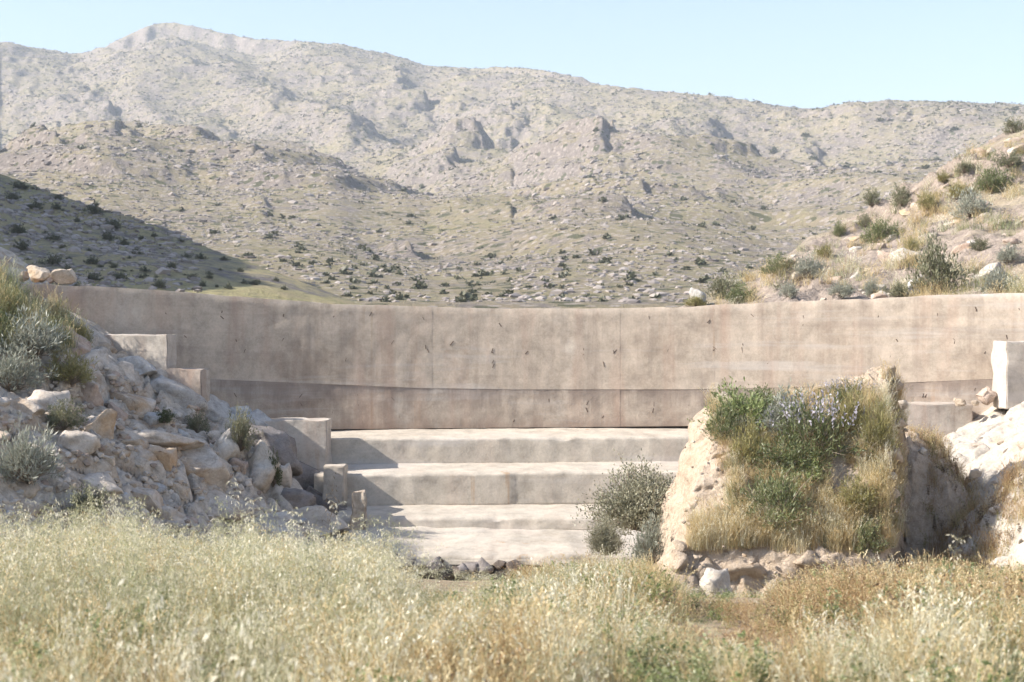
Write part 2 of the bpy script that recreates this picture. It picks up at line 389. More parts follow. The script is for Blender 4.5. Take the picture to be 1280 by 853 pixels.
SCARPS = [  # px, depth, across(px), along(px), height m, tilt  -- rock brows with a steep right-hand face
    (170, 1290, 60, 40, 7, 0.0), (505, 900, 60, 70, 14, 0.5), (330, 880, 50, 60, 10, 0.3), (110, 900, 70, 60, 14, 0.5), (250, 820, 60, 40, 10, 0.2), (420, 800, 70, 60, 12, 0.5),
    (880, 700, 55, 40, 13, 0.6), (1010, 640, 60, 38, 12, 0.6), (810, 600, 55, 36, 10, 0.7), (570, 640, 50, 40, 11, 0.5), (548, 560, 45, 34, 9, 0.6),
    (700, 480, 80, 30, 7, 0.2), (755, 455, 40, 30, 7, 0.4), (960, 470, 70, 45, 9, 0.7), (1035, 520, 60, 30, 6, 0.4), (905, 330, 60, 34, 6.5, 0.6), (930, 560, 60, 30, 7, 0.5),
    (245, 440, 46, 26, 5, 0.2), (140, 420, 60, 30, 5, 0.3), (60, 380, 55, 34, 7, 0.5), (360, 455, 90, 26, 6, 0.3), (430, 440, 50, 34, 6, 0.5), (515, 215, 22, 30, 2.2, 0.8), (660, 520, 50, 30, 6, 0.3),
    (1140, 560, 90, 40, 8, 0.5), (620, 800, 70, 40, 10, 0.4), (1090, 700, 60, 30, 8, 0.4), (770, 250, 60, 26, 2.6, 0.4), (300, 260, 60, 24, 2.4, 0.3), (620, 300, 70, 24, 3, 0.2), (200, 330, 60, 24, 3.4, 0.3)]

_sr = random.Random(9)
SCARPS = [(a, b, c, d, e * 0.8, f) for (a, b, c, d, e, f) in SCARPS]
for _ in range(45):
    _d = _sr.uniform(220, 1150)
    SCARPS.append((_sr.uniform(-40, 1300), _d, _sr.uniform(10, 34), _sr.uniform(8, 26), _d / 1000 * _sr.uniform(1.5, 4.0), _sr.uniform(-0.4, 1.2)))

def mountain_z(p, D):
    sk, sd = ips(p, SKYLINE), ips(p, SKYD)
    br, bd = ips(p, BROW), ips(p, BROWD)
    foot_z = (HOR - 388) / F * FOOT
    bz = (HOR - br) / F * bd
    sz = (HOR - sk) / F * sd
    X = (p - 640) / F * D
    t1 = np.clip((D - FOOT) / (bd - FOOT), 0, 1)
    lower = foot_z + (bz - foot_z) * (0.42 * t1 + 0.58 * t1 ** 1.7)
    t2 = np.clip((D - bd) / (sd - bd), 0, 1)
    dip = ip(p, [(-700, 0.5), (200, 0.42), (400, 0.3), (560, 0.12), (700, 0.14), (860, 0.08), (1000, 0.1), (1280, 0.05)])
    upper = bz + (sz - bz) * (t2 - dip * np.sin(np.pi * np.clip(t2 * 1.25, 0, 1)) * (1 - t2))
    z = np.where(D < bd, lower, upper)
    cap = sstep(118, 165, p) * (1 - sstep(315, 390, p))
    fz = sstep(sd - 300, sd - 70, D)
    z = z - fz * 13 * cap * (1 - sstep(sd - 26, sd - 8, D + 6 * noise(p / 14, 0 * p, 0, 4))) - fz * 5 * sstep(560, 640, p) * (1 - sstep(730, 780, p)) * (1 - sstep(sd - 22, sd - 6, D))
    back = np.clip((D - sd) / 400, 0, 1)
    z = np.where(D > sd, sz - 130 * back, z)
    # spurs and gullies running down to the lower right
    near_sky = np.where(D > sd, 0.04, 1 - 0.96 * np.exp(-((D - sd) / 130.0) ** 2))
    u = X * 0.82 + D * 0.42; v = -X * 0.42 + D * 0.82
    amp = np.clip((D - FOOT) / 250, 0.05, 1.0) * near_sky
    g = ridged(u / 165.0, v / 420.0, 2, 40) * 12 + ridged(u / 60.0, v / 150.0, 2, 60) * 2.6 + fbm(X / 18, D / 18, 0, 3, 80) * 0.7
    z = z + amp * (g - 4)
    wob = 0.34 * fbm(D / 30, p / 40, 0, 4, 5, 0.6)
    for (cp, cd, ac, al, h, tl) in SCARPS:
        ad = al / F * cd * 2.6
        m = (np.abs(p - cp) < 3.2 * ac) & (np.abs(D - cd) < 2.4 * ad)
        if not m.any(): continue
        dx = (p[m] - cp) / ac; dd = (D[m] - cd) / ad
        a = dx + 0.6 * tl * dd + wob[m]
        prof = np.where(a < 0, np.exp(-(a / 1.25) ** 2), 1 - sstep(0.0, 0.62, a))
        z[m] = z[m] + h * prof * np.exp(-dd ** 2) * near_sky[m]
    # rough rock outcrops
    oc = np.maximum(0, ridged(X / 26, D / 34, 4, 300) - 0.35) * np.clip((D - 200) / 300, 0, 1.6) * near_sky
    z = z + 1.1 * oc * sstep(-0.2, 0.4, noise(X / 110, D / 110, 0, 311))
    # bedding ledges
    per = 9.0; q = z + 2.5 * noise(X / 60, D / 60, 0, 3) + 0.05 * X
    fr = q / per - np.floor(q / per)
    led = (sstep(0.0, 0.25, fr) - fr) * per * 0.36
    msk = sstep(-0.1, 0.5, noise(X / 70, D / 90, 0, 17) + 0.25 * noise(X / 16, D / 16, 0, 19)) * np.clip((D - 150) / 150, 0, 1) * near_sky
    z = z + led * msk
    z = z + np.clip(D / 300, 0.25, 2.0) * 0.26 * np.maximum(0, ridged(X / 7.0, D / 9.0, 3, 101)) * (0.2 + msk) * (0.25 + 0.75 * near_sky)
    z = z + np.clip(D / 900, 0.05, 1) * 0.9 * fbm(X / 7, D / 7, 0, 2, 117)
    return z - np.clip((FOOT - D) / 30, 0, 1) * 4.0      # runs out under the valley floor

M['mountain'] = m_terrain("mountain_slope", (0.31, 0.265, 0.235), (0.315, 0.275, 0.165), (0.32, 0.26, 0.19), 0.8, 1.0, ((0.10, 0.105, 0.06), 0.26), 0.535, 0.9)
M['lefthill'] = m_terrain("shaded_hill", (0.20, 0.175, 0.165), (0.31, 0.275, 0.145), (0.31, 0.255, 0.16), 1.0, 0.9, None, 0.50)  # rock colour darkened so the shade on this hill comes out deeper
M['righthill'] = m_terrain("shrubby_hill", (0.42, 0.345, 0.29), (0.37, 0.33, 0.21), (0.42, 0.335, 0.25), 1.6, 1.0, None, 0.60, 0.25)

pxs = np.concatenate([np.linspace(-700, -60, 90)[:-1], np.linspace(-60, 1340, 720), np.linspace(1340, 2000, 70)[1:]])
dep = np.concatenate([np.linspace(FOOT - 30, FOOT, 10)[:-1], np.geomspace(FOOT, 520, 330)[:-1], np.geomspace(520, 1350, 330), np.linspace(1360, 1800, 12)])
MX, MD, MZ, me = polar("mountain", pxs, dep, mountain_z)
tag(link("mountain", me, M['mountain']), kind="structure")
def mountain_at(p, D): return float(mountain_z(np.array([float(p)]), np.array([float(D)]))[0])

# ---- left hill that lies in shade
LH = [(-900, -260), (-500, 20), (-200, 135), (0, 217), (60, 238), (120, 262), (200, 287), (280, 316), (350, 341), (400, 360), (450, 377), (520, 396), (700, 420), (800, 425)]
LHD = [(-900, 125), (0, 128), (200, 112), (400, 92), (800, 80)]
def lefthill_z(p, D):
    zs = ips(p, LH); rd = ips(p, LHD)
    top = (HOR - zs) / F * rd
    base = -1.6 + 0 * D
    t = np.clip((D - 40) / (rd - 40), 0, 1)
    z = base + (top - base) * (0.25 * t + 0.75 * t ** 1.5)
    z = np.where(D > rd, top - (D - rd) * 0.36, z)
    X = (p - 640) / F * D
    k = 1 - 0.75 * np.exp(-((D - rd) / 8.0) ** 2)
    z = z + k * (0.55 * fbm(X / 9, D / 9, 0, 4, 130)) + 0.22 * np.maximum(0, ridged(X / 2.4, D / 3.2, 3, 140)) * sstep(-0.1, 0.4, noise(X / 14, D / 20, 0, 8) + ip(p, [(0, 0.35), (200, 0.2), (300, -0.3), (450, -0.6)]))
    # the shoulder outside the frame that throws the shade
    z = np.maximum(z, -3 + 44 * np.exp(-((X + 74) / 19.0) ** 2) * sstep(38, 70, D) * (1 - sstep(125, 165, D)) + 1.2 * fbm(X / 12, D / 12, 0, 3, 150))
    return z
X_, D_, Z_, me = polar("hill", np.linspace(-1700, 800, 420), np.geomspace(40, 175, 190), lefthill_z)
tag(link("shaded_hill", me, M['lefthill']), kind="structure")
def lefthill_at(p, D): return float(lefthill_z(np.array([float(p)]), np.array([float(D)]))[0])

# ---- right hill just behind the wall
RH = [(700, 405), (800, 396), (850, 384), (880, 370), (920, 352), (960, 330), (1010, 303), (1060, 280), (1100, 262), (1140, 240), (1190, 211), (1225, 186), (1250, 170), (1290, 150), (1400, 110), (1700, 20), (2200, -60)]
RHD = [(700, 31), (850, 33), (960, 40), (1100, 48), (1280, 56), (1700, 66), (2200, 75)]
def righthill_z(p, D):
    zs = ips(p, RH); rd = ips(p, RHD)
    top = (HOR - zs) / F * rd
    base = -0.5 + 0 * D + np.clip((p - 1000) / 300, 0, 1.2) * 0.9
    t = np.clip((D - 25.5) / (rd - 25.5), 0, 1)
    z = base + (top - base) * (0.8 * t + 0.2 * t ** 2)
    z = np.where(D > rd, top - (D - rd) * 0.28, z)
    X = (p - 640) / F * D
    k = (1 - 0.72 * np.exp(-((D - rd) / 3.0) ** 2)) * sstep(25.8, 30, D) * sstep(880, 1020, p)
    z = z + k * 0.30 * fbm(X / 3.4, D / 3.4, 0, 4, 160) * np.clip((D - 25.5) / 4, 0.1, 1)
    per = 0.85; q = z + 0.35 * noise(X / 4, D / 4, 0, 33) - 0.03 * X
    fr = q / per - np.floor(q / per)
    m = sstep(-0.15, 0.35, noise(X / 4.5, D / 5.5, 0, 37) + 0.15) * k
    z = z + (sstep(0, 0.2, fr) - fr) * per * 1.0 * m
    z = z + k * (0.22 * np.maximum(0, ridged(X / 1.1, D / 1.4, 4, 170)) * (0.3 + m) + 0.06 * fbm(X / 0.5, D / 0.6, 0, 2, 175))
    return z
X_, D_, Z_, me = polar("hill", np.linspace(690, 2000, 480), np.geomspace(25.7, 85, 260), righthill_z)
tag(link("shrubby_hill", me, M['righthill']), kind="structure")
def righthill_at(p, D): return float(righthill_z(np.array([float(p)]), np.array([float(D)]))[0])

# ---- silted valley floor behind the wall, one sheet out to beyond the mountains
xs = np.concatenate([np.linspace(-2600, -60, 14)[:-1], np.linspace(-60, 60, 90), np.linspace(60, 2600, 14)[1:]])
ys = np.concatenate([np.linspace(25.7, 130, 90)[:-1], np.linspace(130, 2600, 14)])
X, Y = np.meshgrid(xs, ys, indexing='ij')
Z = -1.0 + 0.22 * fbm(X / 6, Y / 6, 0, 3, 190) + np.clip((Y - 30) / 80, 0, 1) * 1.5
Z = np.where(Y > 125, -8.0, Z)
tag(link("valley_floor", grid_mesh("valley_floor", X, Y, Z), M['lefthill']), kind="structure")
# the land round about, under everything
xs = np.linspace(-2600, 2600, 30); ys = np.linspace(-600, 2600, 30)
X, Y = np.meshgrid(xs, ys, indexing='ij')
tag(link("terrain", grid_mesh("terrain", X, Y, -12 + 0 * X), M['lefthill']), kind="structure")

# ------------------------------------------------------------------ the dam
KARC = 0.020
def wall_y(x): return 25.0 - KARC * x * x
CREST = [(-60, 352), (40, 355), (120, 358), (200, 363), (300, 371), (400, 379), (520, 383), (640, 386), (760, 386), (850, 384), (950, 379), (1060, 374), (1160, 370), (1280, 366), (1400, 362)]
JOINT = [(-60, 466), (150, 470), (260, 474), (400, 480), (520, 485), (640, 487), (860, 487), (1000, 484), (1240, 474), (1400, 468)]
MIDJ = [(-60, 402), (260, 412), (400, 408), (540, 416), (680, 418), (860, 419), (1000, 414), (1240, 402), (1400, 398)]
BASE = [(-60, 540), (400, 537), (1400, 528)]
def row_z(pts, x):
    y = wall_y(x); p = 640 + x / y * F
    return (HOR - ip(p, pts)) / F * y

dam = empty("concrete_dam", (0, 24, -4))
tag(dam, "long weathered concrete check dam with a curved wall above four broad steps", "dam")
OFF = Vector((0, -24, 4))   # child coordinates are measured from the empty

def wall_panel(x0, x1, lo, hi, proud, seed, mat, crest=False, name="wall_panel"):
    nx = max(8, int((x1 - x0) / 0.06)); nz = 22
    x = np.linspace(x0, x1, nx); t = np.linspace(0, 1, nz)
    Xg, T = np.meshgrid(x, t, indexing='ij')
    yb = wall_y(Xg)
    z0 = row_z(lo, Xg); z1 = row_z(hi, Xg)
    if crest:
        chip = 0.008 * fbm(Xg * 2.2, 0 * Xg, 0, 4, 200) + np.minimum(0, noise(Xg * 3.3, 0 * Xg, 0, 210) + 0.66) * 0.12
        z1 = z1 + np.where(Xg > -4.2, chip, 0.3 * chip)
    Zg = z0 + (z1 - z0) * T
    Yf = yb - proud + 0.006 * fbm(Xg * 1.3, Zg * 1.3, 0, 3, 230) + 0.004 * fbm(Xg * 7, Zg * 7, 0, 2, 240)
    edge = np.minimum(np.minimum(Xg - x0, x1 - Xg), 0.05) / 0.05
    Yf[:, -1] += 0.02 if crest else 0.0
    Yb = yb + 0.62
    V = np.concatenate([np.stack([Xg, Yf, Zg], -1).reshape(-1, 3), np.stack([Xg[:, [0, -1]], Yb[:, [0, -1]], Zg[:, [0, -1]]], -1).reshape(-1, 3)])
    fs = [grid_faces(nx, nz)[:, ::1]]
    o = nx * nz; k = np.arange(nx - 1)
    # top, bottom, back
    fs.append(np.stack([k * nz + nz - 1, (k + 1) * nz + nz - 1, o + (k + 1) * 2 + 1, o + k * 2 + 1], 1)[:, ::-1][:, ::-1])
    fs.append(np.stack([k * nz, o + k * 2, o + (k + 1) * 2, (k + 1) * nz], 1))
    fs.append(np.stack([o + k * 2, o + k * 2 + 1, o + (k + 1) * 2 + 1, o + (k + 1) * 2], 1))
    j = np.arange(nz - 1)
    fs.append(np.array([[0] + list(range(1, nz)) + [o + 1, o]]))
    fs.append(np.array([[(nx - 1) * nz + q for q in range(nz)][::-1] + [o + (nx - 1) * 2, o + (nx - 1) * 2 + 1]]))
    V = V + np.array(OFF)
    me = mesh_np(name, V, fs, True, {"up": np.concatenate([T.ravel(), T[:, [0, -1]].ravel()])})
    sm = np.zeros(len(me.polygons), bool); sm[:(nx - 1) * (nz - 1)] = True
    me.polygons.foreach_set('use_smooth', sm); me.set_sharp_from_angle(angle=R(35))
    return link(name, me, mat, dam)

def wx(px):       # x on the wall face at photo column px
    y = 24.6
    for _ in range(6): y = wall_y((px - 640) / F * y)
    return (px - 640) / F * y
cuts = [wx(p) for p in (-40, 120, 262, 400, 540, 678, 775, 893, 990, 1165, 1300, 1420)]
pr = [0.0, 0.002, 0.0006, 0.003, 0.001, 0.0035, 0.0015, 0.0003, 0.0028, 0.0009, 0.002]
for i in range(len(cuts) - 1):
    wall_panel(cuts[i], cuts[i + 1], JOINT, CREST, pr[i], i, M['wall'], True)
    wall_panel(cuts[i], cuts[i + 1], BASE, JOINT, -0.0022 - pr[(i + 2) % 11], i + 40, M['wall_low'])

# steps: long cast courses with worn, rounded noses
def step(x0, x1, y0, z0, y1, z1, zb, seed, nose=0.07, skew=0.0, wob=0.02):
    """tread from (y0,z0) at the back to (y1,z1) at the front, riser down to zb"""
    n = int((x1 - x0) / 0.07)
    x = np.linspace(x0, x1, n)
    tr = [(y0, z0 - 0.0)] + [(y0 + (y1 + nose - y0) * t, z0 + (z1 - z0) * t) for t in np.linspace(0.12, 0.93, 9)]
    tr += [(y1 + nose * (1 - math.sin(a)), z1 - nose * (1 - math.cos(a))) for a in np.linspace(0.15, math.pi / 2, 6)]
    tr += [(y1 - 0.004 * k, z1 - nose + (zb - z1 + nose) * k / 7) for k in range(1, 8)]
    tr = np.array(tr); m = len(tr)
    Xg = np.repeat(x[:, None], m, 1); Yg = np.repeat(tr[None, :, 0], n, 0); Zg = np.repeat(tr[None, :, 1], n, 0)
    s_ = np.clip(np.arange(m) / 9.0, 0, 1)[None, :]
    Yg = Yg + s_ * wob * fbm(Xg * 0.9, 0 * Xg, 0, 4, seed) + 0.008 * fbm(Xg * 5, Zg * 5, Yg * 5, 3, seed + 9)
    Zg = Zg + (wob * 0.5 * fbm(Xg * 1.1 + 9, Yg * 0.8, 0, 3, seed + 3) + 0.006 * fbm(Xg * 3.7, Yg * 3.7, 0, 3, seed + 5)) * np.where(np.arange(m) < 16, 1, 0)[None, :]
    nz_ = np.exp(-((np.arange(m) - 12.0) / 3.0) ** 2)[None, :]
    Zg = Zg + nz_ * np.minimum(0, noise(Xg * 4.3, 0 * Xg, 0, seed + 7) + 0.6) * 0.12
    Yg = Yg + nz_ * 0.010 * noise(Xg * 6.3, 0 * Xg, 0, seed + 8)
    Zg = Zg + skew * (Xg / 6.0)
    V = np.stack([Xg, Yg, Zg], -1).reshape(-1, 3)
    fs = [grid_faces(n, m)[:, ::-1]]
    o = n * m
    bk = np.stack([x, np.full(n, y0), np.full(n, zb)], -1)
    V = np.concatenate([V, bk])
    k = np.arange(n - 1)
    fs.append(np.stack([k * m, (k + 1) * m, o + k + 1, o + k], 1))
    fs.append(np.stack([k * m + m - 1, o + k, o + k + 1, (k + 1) * m + m - 1], 1))
    fs.append(np.array([list(range(m)) + [o]])); fs.append(np.array([[(n - 1) * m + q for q in range(m)][::-1] + [o + n - 1]]))
    me = mesh_np("step", V + np.array(OFF), fs, True)
    for pl in me.polygons:
        if pl.loop_total > 4: pl.use_smooth = False
    return link("step", me, M['step'], dam)

step(-3.6, 5.9, 25.3, -1.885, 24.0, -1.985, -2.45, 300, 0.05, 0.03, 0.010)
step(-3.2, 5.9, 24.4, -2.375, 23.0, -2.475, -3.02, 320, 0.055, 0.05, 0.012)
step(-2.75, 5.6, 23.5, -2.935, 22.05, -3.065, -3.26, 340, 0.07, 0.03, 0.02)
step(-2.5, 5.4, 22.5, -3.17, 20.6, -3.40, -3.56, 360, 0.08, 0.02, 0.10)

def block(pa, pb, depth, thick, seed, mat, yaw=0.0, name="abutment_block", rough=0.02):
    """cast block whose front shows from pixel pa (top left) to pb (bottom right) at that depth"""
    a, b = at(*pa, depth), at(*pb, depth)
    w, h = b.x - a.x, a.z - b.z
    bm = bmesh.new(); bmesh.ops.create_cube(bm, size=1)
    bmesh.ops.scale(bm, vec=(w, thick, h), verts=bm.verts)
    bmesh.ops.bevel(bm, geom=bm.edges[:], offset=0.014, segments=2, affect='EDGES')
    bmesh.ops.subdivide_edges(bm, edges=[e for e in bm.edges if e.calc_length() > 0.12], cuts=9, use_grid_fill=True)
    co = np.array([v.co for v in bm.verts])
    for ax in range(3):
        d = rough * fbm(co[:, 0] * 4 + seed, co[:, 1] * 4, co[:, 2] * 4 + ax * 9, 3, 400 + seed)
        for v, q in zip(bm.verts, d): v.co[ax] += q
    me = bpy.data.meshes.new(name); bm.to_mesh(me); bm.free()
    for pl in me.polygons: pl.use_smooth = True
    me.set_sharp_from_angle(angle=R(28))
    c = Vector(((a.x + b.x) / 2, depth + thick / 2, (a.z + b.z) / 2))
    o = link(name, me, mat, dam, c + OFF); o.rotation_euler = (0, 0, yaw)
    return o
block((112, 419), (216, 486), 23.2, 0.36, 1, M['block'], R(-13))
block((182, 461), (257, 532), 23.0, 0.36, 2, M['block'], R(-12))
block((318, 526), (408, 600), 23.35, 0.6, 3, M['block'], R(-2))
block((404, 583), (431, 632), 22.75, 0.3, 4, M['step'], R(-4), "step_end")
block((438, 617), (456, 662), 21.9, 0.25, 5, M['rock_warm'], R(8), "step_end", 0.04)
block((1256, 427), (1335, 512), 22.6, 0.6, 6, M['block'], R(4))
block((1110, 506), (1216, 560), 23.3, 0.8, 7, M['block'], R(0))
# rubble footing under the lowest step is made of stones, see below

# tie wires and their rust-dark holes in the face: far too small to pick out singly
def ties():
    V, Fc = [], []
    def quadbox(c, u, v, w):
        b0 = len(V)
        for s1 in (-1, 1):
            for s2 in (-1, 1):
                for s3 in (-1, 1): V.append(c + u * s1 + v * s2 + w * s3)
        for f in ((0, 1, 3, 2), (4, 6, 7, 5), (0, 4, 5, 1), (2, 3, 7, 6), (0, 2, 6, 4), (1, 5, 7, 3)): Fc.append([b0 + q for q in f])
    rnd = random.Random(3)
    rows = [(398, 10), (435, 16), (459, 26), (500, 14), (519, 22)]
    for k, (py, step_) in enumerate([(402, 74), (437, 56), (455, 160), (505, 64), (524, 90)]):
        p = 150 + 13 * k
        while p < 1235:
            p += step_ * rnd.uniform(0.55, 1.35)
            bow = ip(p, [(40, -26), (260, -14), (400, -9), (640, 0), (860, 0), (1240, -16)])
            if p < 280 and py > 450: continue
            for q in range(rnd.choice((1, 1, 2))):
                x = wx(p + rnd.uniform(-2, 2)); y = wall_y(x)
                z = (HOR - (py + bow + rnd.uniform(-5, 5) + 6 * q)) / F * y
                c = np.array([x, y + (0.020 if py < 480 else 0.026), z]); L = rnd.uniform(0.015, 0.05); an = rnd.uniform(-0.9, 0.9)
                u = np.array([math.sin(an), 0, math.cos(an)]) * L; v = np.array([math.cos(an), 0, -math.sin(an)]) * rnd.uniform(0.003, 0.008)
                quadbox(c, u, v, np.array([0, 0.024, 0]))
    me = mesh_np("tie_wire", np.array(V) + np.array(OFF), np.array(Fc), False)
    o = link("tie_wires", me, M['rust'], dam); o["kind"] = "stuff"
ties()

# ------------------------------------------------------------------ rocks
def rock_mesh(seed, sub=4, cuts=11, flat=0.9, rough=0.07, lay=0.0):
    rg = np.random.default_rng(seed)
    bm = bmesh.new(); bmesh.ops.create_icosphere(bm, subdivisions=sub, radius=1)
    v = np.array([q.co for q in bm.verts])
    v = v * (1 + 0.25 * fbm(v[:, 0] * 0.9 + seed, v[:, 1] * 0.9, v[:, 2] * 0.9, 2, seed))[:, None]
    for k in range(cuts):
        n = rg.normal(size=3); n[2] *= 1.2; n /= np.linalg.norm(n)
        o = rg.uniform(0.40, 0.80)
        d = np.maximum(0, v @ n - o)
        v = v - d[:, None] * n * 0.94
    v[:, 2] *= flat
    nr = v / np.linalg.norm(v, axis=1)[:, None]
    dsp = rough * fbm(v[:, 0] * 2.2, v[:, 1] * 2.2, v[:, 2] * 2.6 + seed, 4, seed + 50)
    if lay: dsp = dsp + lay * (np.abs(noise(v[:, 0] * 0.6, v[:, 1] * 0.6, v[:, 2] * 5 + seed, seed + 70)) - 0.3)
    v = v + nr * dsp[:, None]
    ext = (v.max(0) - v.min(0)) / 2; cen = (v.max(0) + v.min(0)) / 2
    v = (v - cen) / ext
    for q, c in zip(bm.verts, v): q.co = c
    me = bpy.data.meshes.new("rock"); bm.to_mesh(me); bm.free()
    for pl in me.polygons: pl.use_smooth = True
    return me
ROCKS = {}
def rockdata(matk, i, small=False):
    k = (matk, i, small)
    if k not in ROCKS:
        me = rock_mesh(500 + i * 7, 3 if small else 4, 15 + i % 5, 0.9, 0.06 + 0.03 * (i % 3), 0.05 if i % 2 else 0.0)
        me.materials.append(M[matk]); ROCKS[k] = me
    return ROCKS[k]

def rock_at(name, px, py, w, h, Y, mat='rock', i=0, parent=None, depth=None, roll=0.0, small=None, pitch=0.0):
    """rock whose silhouette centre stands at px,py at depth Y and spans w x h photo pixels there"""
    sx, sz = w / 2 / F * Y, h / 2 / F * Y
    sy = depth / 2 if depth else (sx + sz) / 2
    if small is None: small = w < 34
    o = link(name, rockdata(mat, i, small), None, parent)
    o.location = at(px, py, Y + sy * 0.5)
    o.scale = (sx, sy, sz); o.rotation_euler = (pitch, roll, 0)
    return o

# stones of the left bank: the big ones one by one, the rest among them
_BANK = {}
def bank_y(px, py, y0=12.0, y1=24.6):
    """depth at which the line of sight through a pixel meets the ground"""
    ys = np.linspace(y0, y1, 500)
    key = round(px / 3)
    if key not in _BANK: _BANK[key] = ground((key * 3 - 640) / F * ys, ys, True)
    d = (HOR - py) / F * ys - _BANK[key]
    s_ = np.where(d < 0)[0]
    return float(ys[s_[0]]) if len(s_) else None

LB = [  # px, py, w, h, mat, shape, roll
    (243, 582, 86, 62, 'rock', 0, 0.25), (262, 632, 92, 46, 'rock', 1, 0.35), (170, 577, 52, 54, 'rock', 2, 0.1), (199, 584, 40, 56, 'rock', 3, 0.35),
    (160, 508, 62, 36, 'rock', 4, 0.12), (190, 526, 52, 30, 'rock_warm', 5, 0.05), (190, 549, 118, 26, 'rock', 6, 0.06), (148, 472, 48, 40, 'rock', 7, 0.2),
    (118, 452, 40, 34, 'rock', 8, 0.1), (172, 463, 46, 34, 'rock_grey', 9, 0.3), (216, 498, 82, 44, 'rock_grey', 10, 0.55), (258, 518, 62, 48, 'rock_grey', 11, 0.6), (300, 530, 46, 44, 'rock_grey', 0, 0.5),
    (320, 596, 44, 84, 'rock_white', 1, 0.35), (280, 566, 36, 60, 'rock_white', 2, 0.2), (352, 602, 26, 46, 'rock', 3, 0.1), (296, 640, 40, 40, 'rock_white', 4, 0.2),
    (90, 432, 48, 36, 'rock_pink', 5, 0.5), (112, 500, 36, 46, 'rock_pink', 6, 0.4), (124, 540, 40, 60, 'rock_warm', 7, 0.35), (62, 512, 60, 50, 'rock', 8, 0.2), (30, 520, 50, 44, 'rock', 9, 0.0),
    (95, 560, 54, 44, 'rock', 10, 0.25), (48, 570, 44, 40, 'rock', 11, 0.2), (70, 604, 56, 40, 'rock', 0, 0.3), (20, 610, 56, 44, 'rock_warm', 1, 0.4), (120, 608, 64, 34, 'rock', 2, 0.25),
    (170, 626, 70, 36, 'rock', 3, 0.25), (215, 612, 40, 26, 'rock_warm', 4, 0.2), (134, 646, 60, 30, 'rock', 5, 0.15), (208, 648, 66, 34, 'rock', 6, 0.2), (230, 660, 50, 26, 'rock_pink', 7, 0.2),
    (330, 664, 104, 46, 'rock_white', 8, 0.1), (398, 656, 72, 46, 'rock_white', 9, 0.3), (300, 690, 80, 36, 'rock_white', 10, 0.1), (372, 694, 90, 36, 'rock_white', 11, 0.1), (442, 668, 50, 40, 'rock_white', 0, 0.1), (455, 700, 60, 40, 'rock_grey', 1, 0.1),
    (340, 560, 90, 50, 'mortar', 2, 0.75), (384, 604, 96, 46, 'mortar', 6, 0.5), (414, 640, 76, 40, 'mortar', 4, 0.35), (366, 630, 50, 40, 'mortar', 10, 0.3), (330, 540, 60, 40, 'rock_grey', 8, 0.7),
    (132, 436, 26, 16, 'rock_warm', 6, 0.1), (152, 446, 30, 14, 'rock_warm', 7, 0.1), (110, 424, 30, 16, 'rock_warm', 8, 0.1), (84, 466, 36, 28, 'rock_pink', 9, 0.3), (22, 640, 60, 36, 'rock', 10, 0.2), (76, 640, 60, 32, 'rock', 11, 0.1)]
for (px, py, w, h, mt, i, rl) in LB:
    Y = bank_y(px, py + h * 0.25) or 23.0
    Y = min(Y, 23.1)
    rock_at("stone", px, py, w * 1.12, h * 1.06, Y + 0.22, mt, i, GROUND, None, rl)
rr = random.Random(21)
cnt = 0
while cnt < 110:
    px, py = rr.uniform(-20, 470), rr.uniform(400, 700)
    if py < 405 + px * 0.42 or py < 420: continue
    if px > 330 and py < 640: continue
    Y = bank_y(px, py)
    if Y is None or Y > 23.0: continue
    w = rr.choice((9, 12, 14, 18, 22, 26)) * rr.uniform(0.8, 1.3)
    rock_at("stone", px, py, w, w * rr.uniform(0.55, 0.95), Y, rr.choice(('rock', 'rock', 'rock_warm', 'rock_pink', 'rock_grey')), rr.randrange(12), GROUND, None, rr.uniform(-0.2, 0.6), True)
    cnt += 1
# rubble footing under the lowest step
for k in range(48):
    px = 470 + k * 3.7 + rr.uniform(-4, 4); py = 708 + rr.uniform(-6, 24); w = rr.uniform(13, 30)
    rock_at("stone", px, py, w, w * rr.uniform(0.7, 1.0), 20.62 + rr.uniform(-0.12, 0.15), rr.choice(('footing', 'footing', 'footing', 'mortar')), rr.randrange(12), GROUND, None, rr.uniform(-0.5, 0.5), True)
# slabs and stones of the right bank
RB = [(1190, 590, 90, 24, 'rock_white', 0, -0.25), (1172, 612, 76, 22, 'rock_white', 1, -0.15), (1205, 608, 60, 22, 'rock_warm', 2, -0.2), (1170, 632, 70, 24, 'rock_grey', 3, -0.2), (1166, 648, 36, 16, 'rock_warm', 4, 0),
      (1184, 656, 56, 20, 'rock_grey', 5, -0.25), (1232, 600, 66, 30, 'rock_white', 6, -0.5), (1262, 640, 50, 34, 'rock_white', 7, -0.6),
      (1222, 680, 60, 30, 'rock_white', 10, -0.45), (1206, 560, 40, 20, 'rock_white', 0, -0.1), (1252, 536, 70, 16, 'rock_white', 2, -0.2),
      (1152, 528, 36, 16, 'rock_white', 4, -0.2), (1268, 702, 50, 30, 'rock_white', 5, -0.3), (1150, 664, 30, 14, 'rock_grey', 6, 0.0)]
for (px, py, w, h, mt, i, rl) in RB:
    Y = bank_y(px, py + h * 0.2)
    if Y is None or Y > 22.6: continue
    rock_at("stone", px, py + 4, w * 1.15, h * 0.95, min(Y, 22.4) + 0.16, mt, i, GROUND, None, rl)
